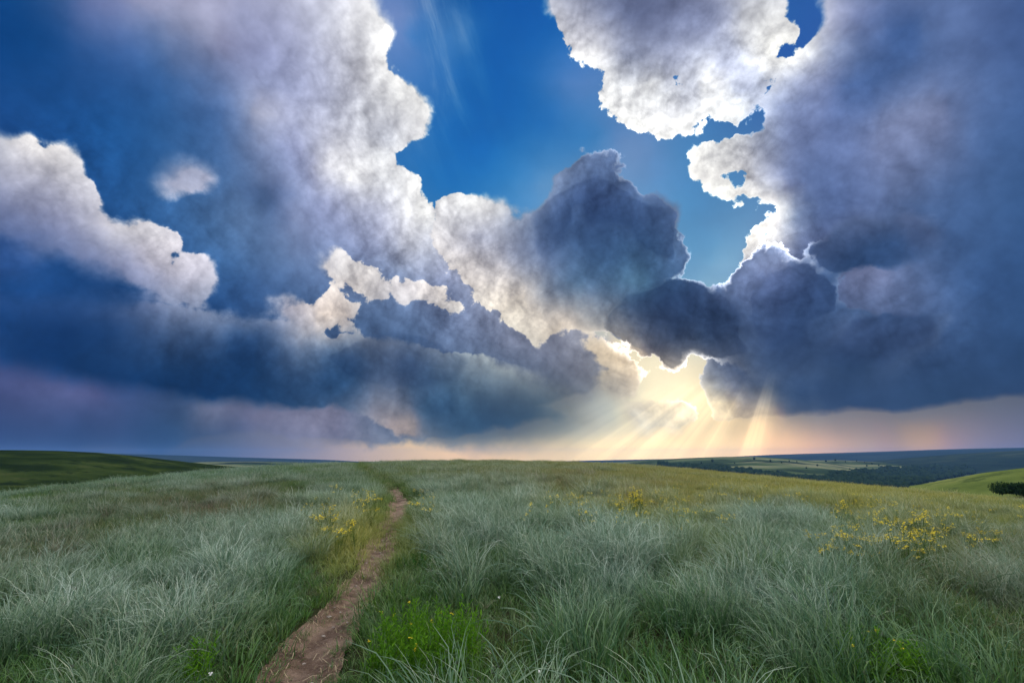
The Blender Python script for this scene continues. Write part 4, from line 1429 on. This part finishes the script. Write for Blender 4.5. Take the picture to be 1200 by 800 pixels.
def plant_set(X, Y, kind_f, kind_u, kind_m, gap_f, gap_m, cell, size=1.0, base_keep=1.0):
    c = np.clip((cover(X, Y) - 0.35) * 1.15 + 0.36, 0, 1)
    pn, pe = path_offset(X, Y)
    n1 = fbm(X / 1.7 + 5, Y / 1.7, 3)
    n2 = fbm(X / 0.75 + 31, Y / 0.75 + 7, 2)
    n3 = fbm(X / 1.1 + 11, Y / 1.1 + 57, 2)
    r_ = np.hypot(X, Y)
    mound = n3 * np.clip(r_ / 16, 0.9, 1.0)
    td, tr = tussock(X + n2 * .25, Y + n1 * .25, cell)
    core = np.clip(1 - td / 0.72, 0, 1)
    silver = np.clip(c[:, 0] * 0.95 * (0.34 + 1.0 * core) + (tr[0] - 0.55) * 0.62 + n1 * 0.75 + mound * 0.5 + RNG.normal(0, .06, len(X)), 0, 1)
    silver = silver * np.clip((pe - 0.10) / 0.8, 0.12, 1)
    gold = np.clip(c[:, 1] * 1.05 + fbm(X / 2.3 + 50, Y / 2.3, 3) * 0.7 * (0.06 + c[:, 1]), 0, 1)
    brown = np.clip(c[:, 2] + fbm(X / 1.2 + 90, Y / 1.2 + 4, 3) * 0.8 * (0.05 + c[:, 2]) + (tr[2] > .86) * .18 + (RNG.rand(len(X)) < .05) * .3, 0, 1)
    feather = (silver + RNG.normal(0, .08, len(X)) > 0.30) & (pe > gap_f) & (core > 0.10) & (r_ > 2.9)
    meadow = ~feather & (pe > gap_m)
    windy = X > PC[np.clip(np.searchsorted(PC[:, 1], Y), 0, len(PC) - 1), 0]
    hgt = (0.34 + 0.36 * c[:, 3] + n1 * 0.4 + core * (0.40 + 0.52 * tr[1]) + mound * 0.6) * np.clip(0.68 + pe * 0.5, 0.6, 1) * size
    lean = RNG.normal(0, .55, len(X)) + fbm(X / 4 + 70, Y / 4, 2) * 1.6 + (tr[1] - .5) * 2.4
    for cx, cy, cr in CLEARINGS:
        near = (np.hypot(X - cx, Y - cy) < cr)
        feather, meadow = feather & ~near, meadow & ~near
    tint = np.stack([silver, gold, brown], -1)
    sets = []
    for mask, kind, hs in ((feather & windy, kind_f, 1.0), (feather & ~windy, kind_u, 1.0), (meadow, kind_m, 1.15)):
        ids = np.array(KINDS[kind])
        k = mask & (RNG.rand(len(X)) < base_keep)
        sets.append((X[k], Y[k], ids[RNG.randint(0, len(ids), k.sum())], np.clip(hgt[k] * hs * RNG.uniform(.85, 1.15, k.sum()), .35, 1.5), lean[k], tint[k]))
    return sets


sets = []
X, Y = scatter(1.2, 15, 17)
sets += plant_set(X, Y, "feather", "upright", "meadow", 0.30, -0.07, 0.95)
X, Y = scatter(1.2, 15, 22)                                           # low undergrowth
c_ = cover(X, Y)
pn, pe = path_offset(X, Y)
k = (pe > -0.09 + 0.16 * fbm(X / .5, Y / .5, 2)) & (RNG.rand(len(X)) < np.clip(1.2 - pe * 0.35, 0.45, 1))
X, Y, c_, pe = X[k], Y[k], c_[k], pe[k]
ids = np.array(KINDS["meadow"])
straw = np.clip(fbm(X / .6 + 3, Y / .6, 2) * 3 - 0.35, 0, 1) * np.clip(1 - pe * 1.2, 0, 1)
sets.append((X, Y, ids[RNG.randint(0, len(ids), len(X))], np.clip((0.74 + 0.7 * fbm(X / .8, Y / .8, 2)) * np.clip(.60 + pe * 1.2, .50, 1.1), .25, 1.2) * RNG.uniform(.7, 1.2, len(X)), RNG.uniform(0, 6.28, len(X)),
             np.stack([c_[:, 0] * .25 + straw * .3, c_[:, 1] * .8 + .05, np.clip(c_[:, 2] + straw, 0, 1)], -1)))
X, Y = scatter(14.6, 34, 9)
sets += plant_set(X, Y, "feather_mid", "upright_mid", "meadow_mid", 0.22, -0.04, 1.35)
X, Y = scatter(33, 105, 3.6)
sets += plant_set(X, Y, "feather_far", "feather_far", "meadow_far", 0.15, -0.05, 2.7, 0.95)
grow("grass", "silvery green feather grass and meadow grass covering the hilltop", "grass", sets)
# ------------------------------------------------------------------ air
haze_m, n, out = material("valley_haze")
pv = n.node("ShaderNodeVolumePrincipled")
pv.inputs["Color"].default_value = HAZE_COL
pv.inputs["Density"].default_value = HAZE
pv.inputs["Anisotropy"].default_value = 0.0
n.t.links.new(pv.outputs[0], out.inputs["Volume"])
HX, HZ0, HZ1 = 5750.0, -95.0, 82.0
V = [(x, y, z) for x in (-HX, HX) for y in (-HX, HX) for z in (HZ0, HZ1)]
F = [(0, 1, 3, 2), (4, 6, 7, 5), (0, 4, 5, 1), (2, 3, 7, 6), (0, 2, 6, 4), (1, 5, 7, 3)]
haze = link("haze", mesh_from("haze", V, F, smooth=False), haze_m)
tag(haze, "thin blue air lying over the valley", "haze", kind="stuff")

SC.render.engine = "CYCLES"
cy = SC.cycles
cy.max_bounces = 5
cy.diffuse_bounces = 3
cy.glossy_bounces = 1
cy.transmission_bounces = 3
cy.volume_bounces = 0
cy.transparent_max_bounces = 6
cy.use_adaptive_sampling = True
cy.adaptive_threshold = 0.015
cy.use_denoising = True
cy.caustics_reflective = False
cy.caustics_refractive = False
cy.sample_clamp_indirect = 4.0
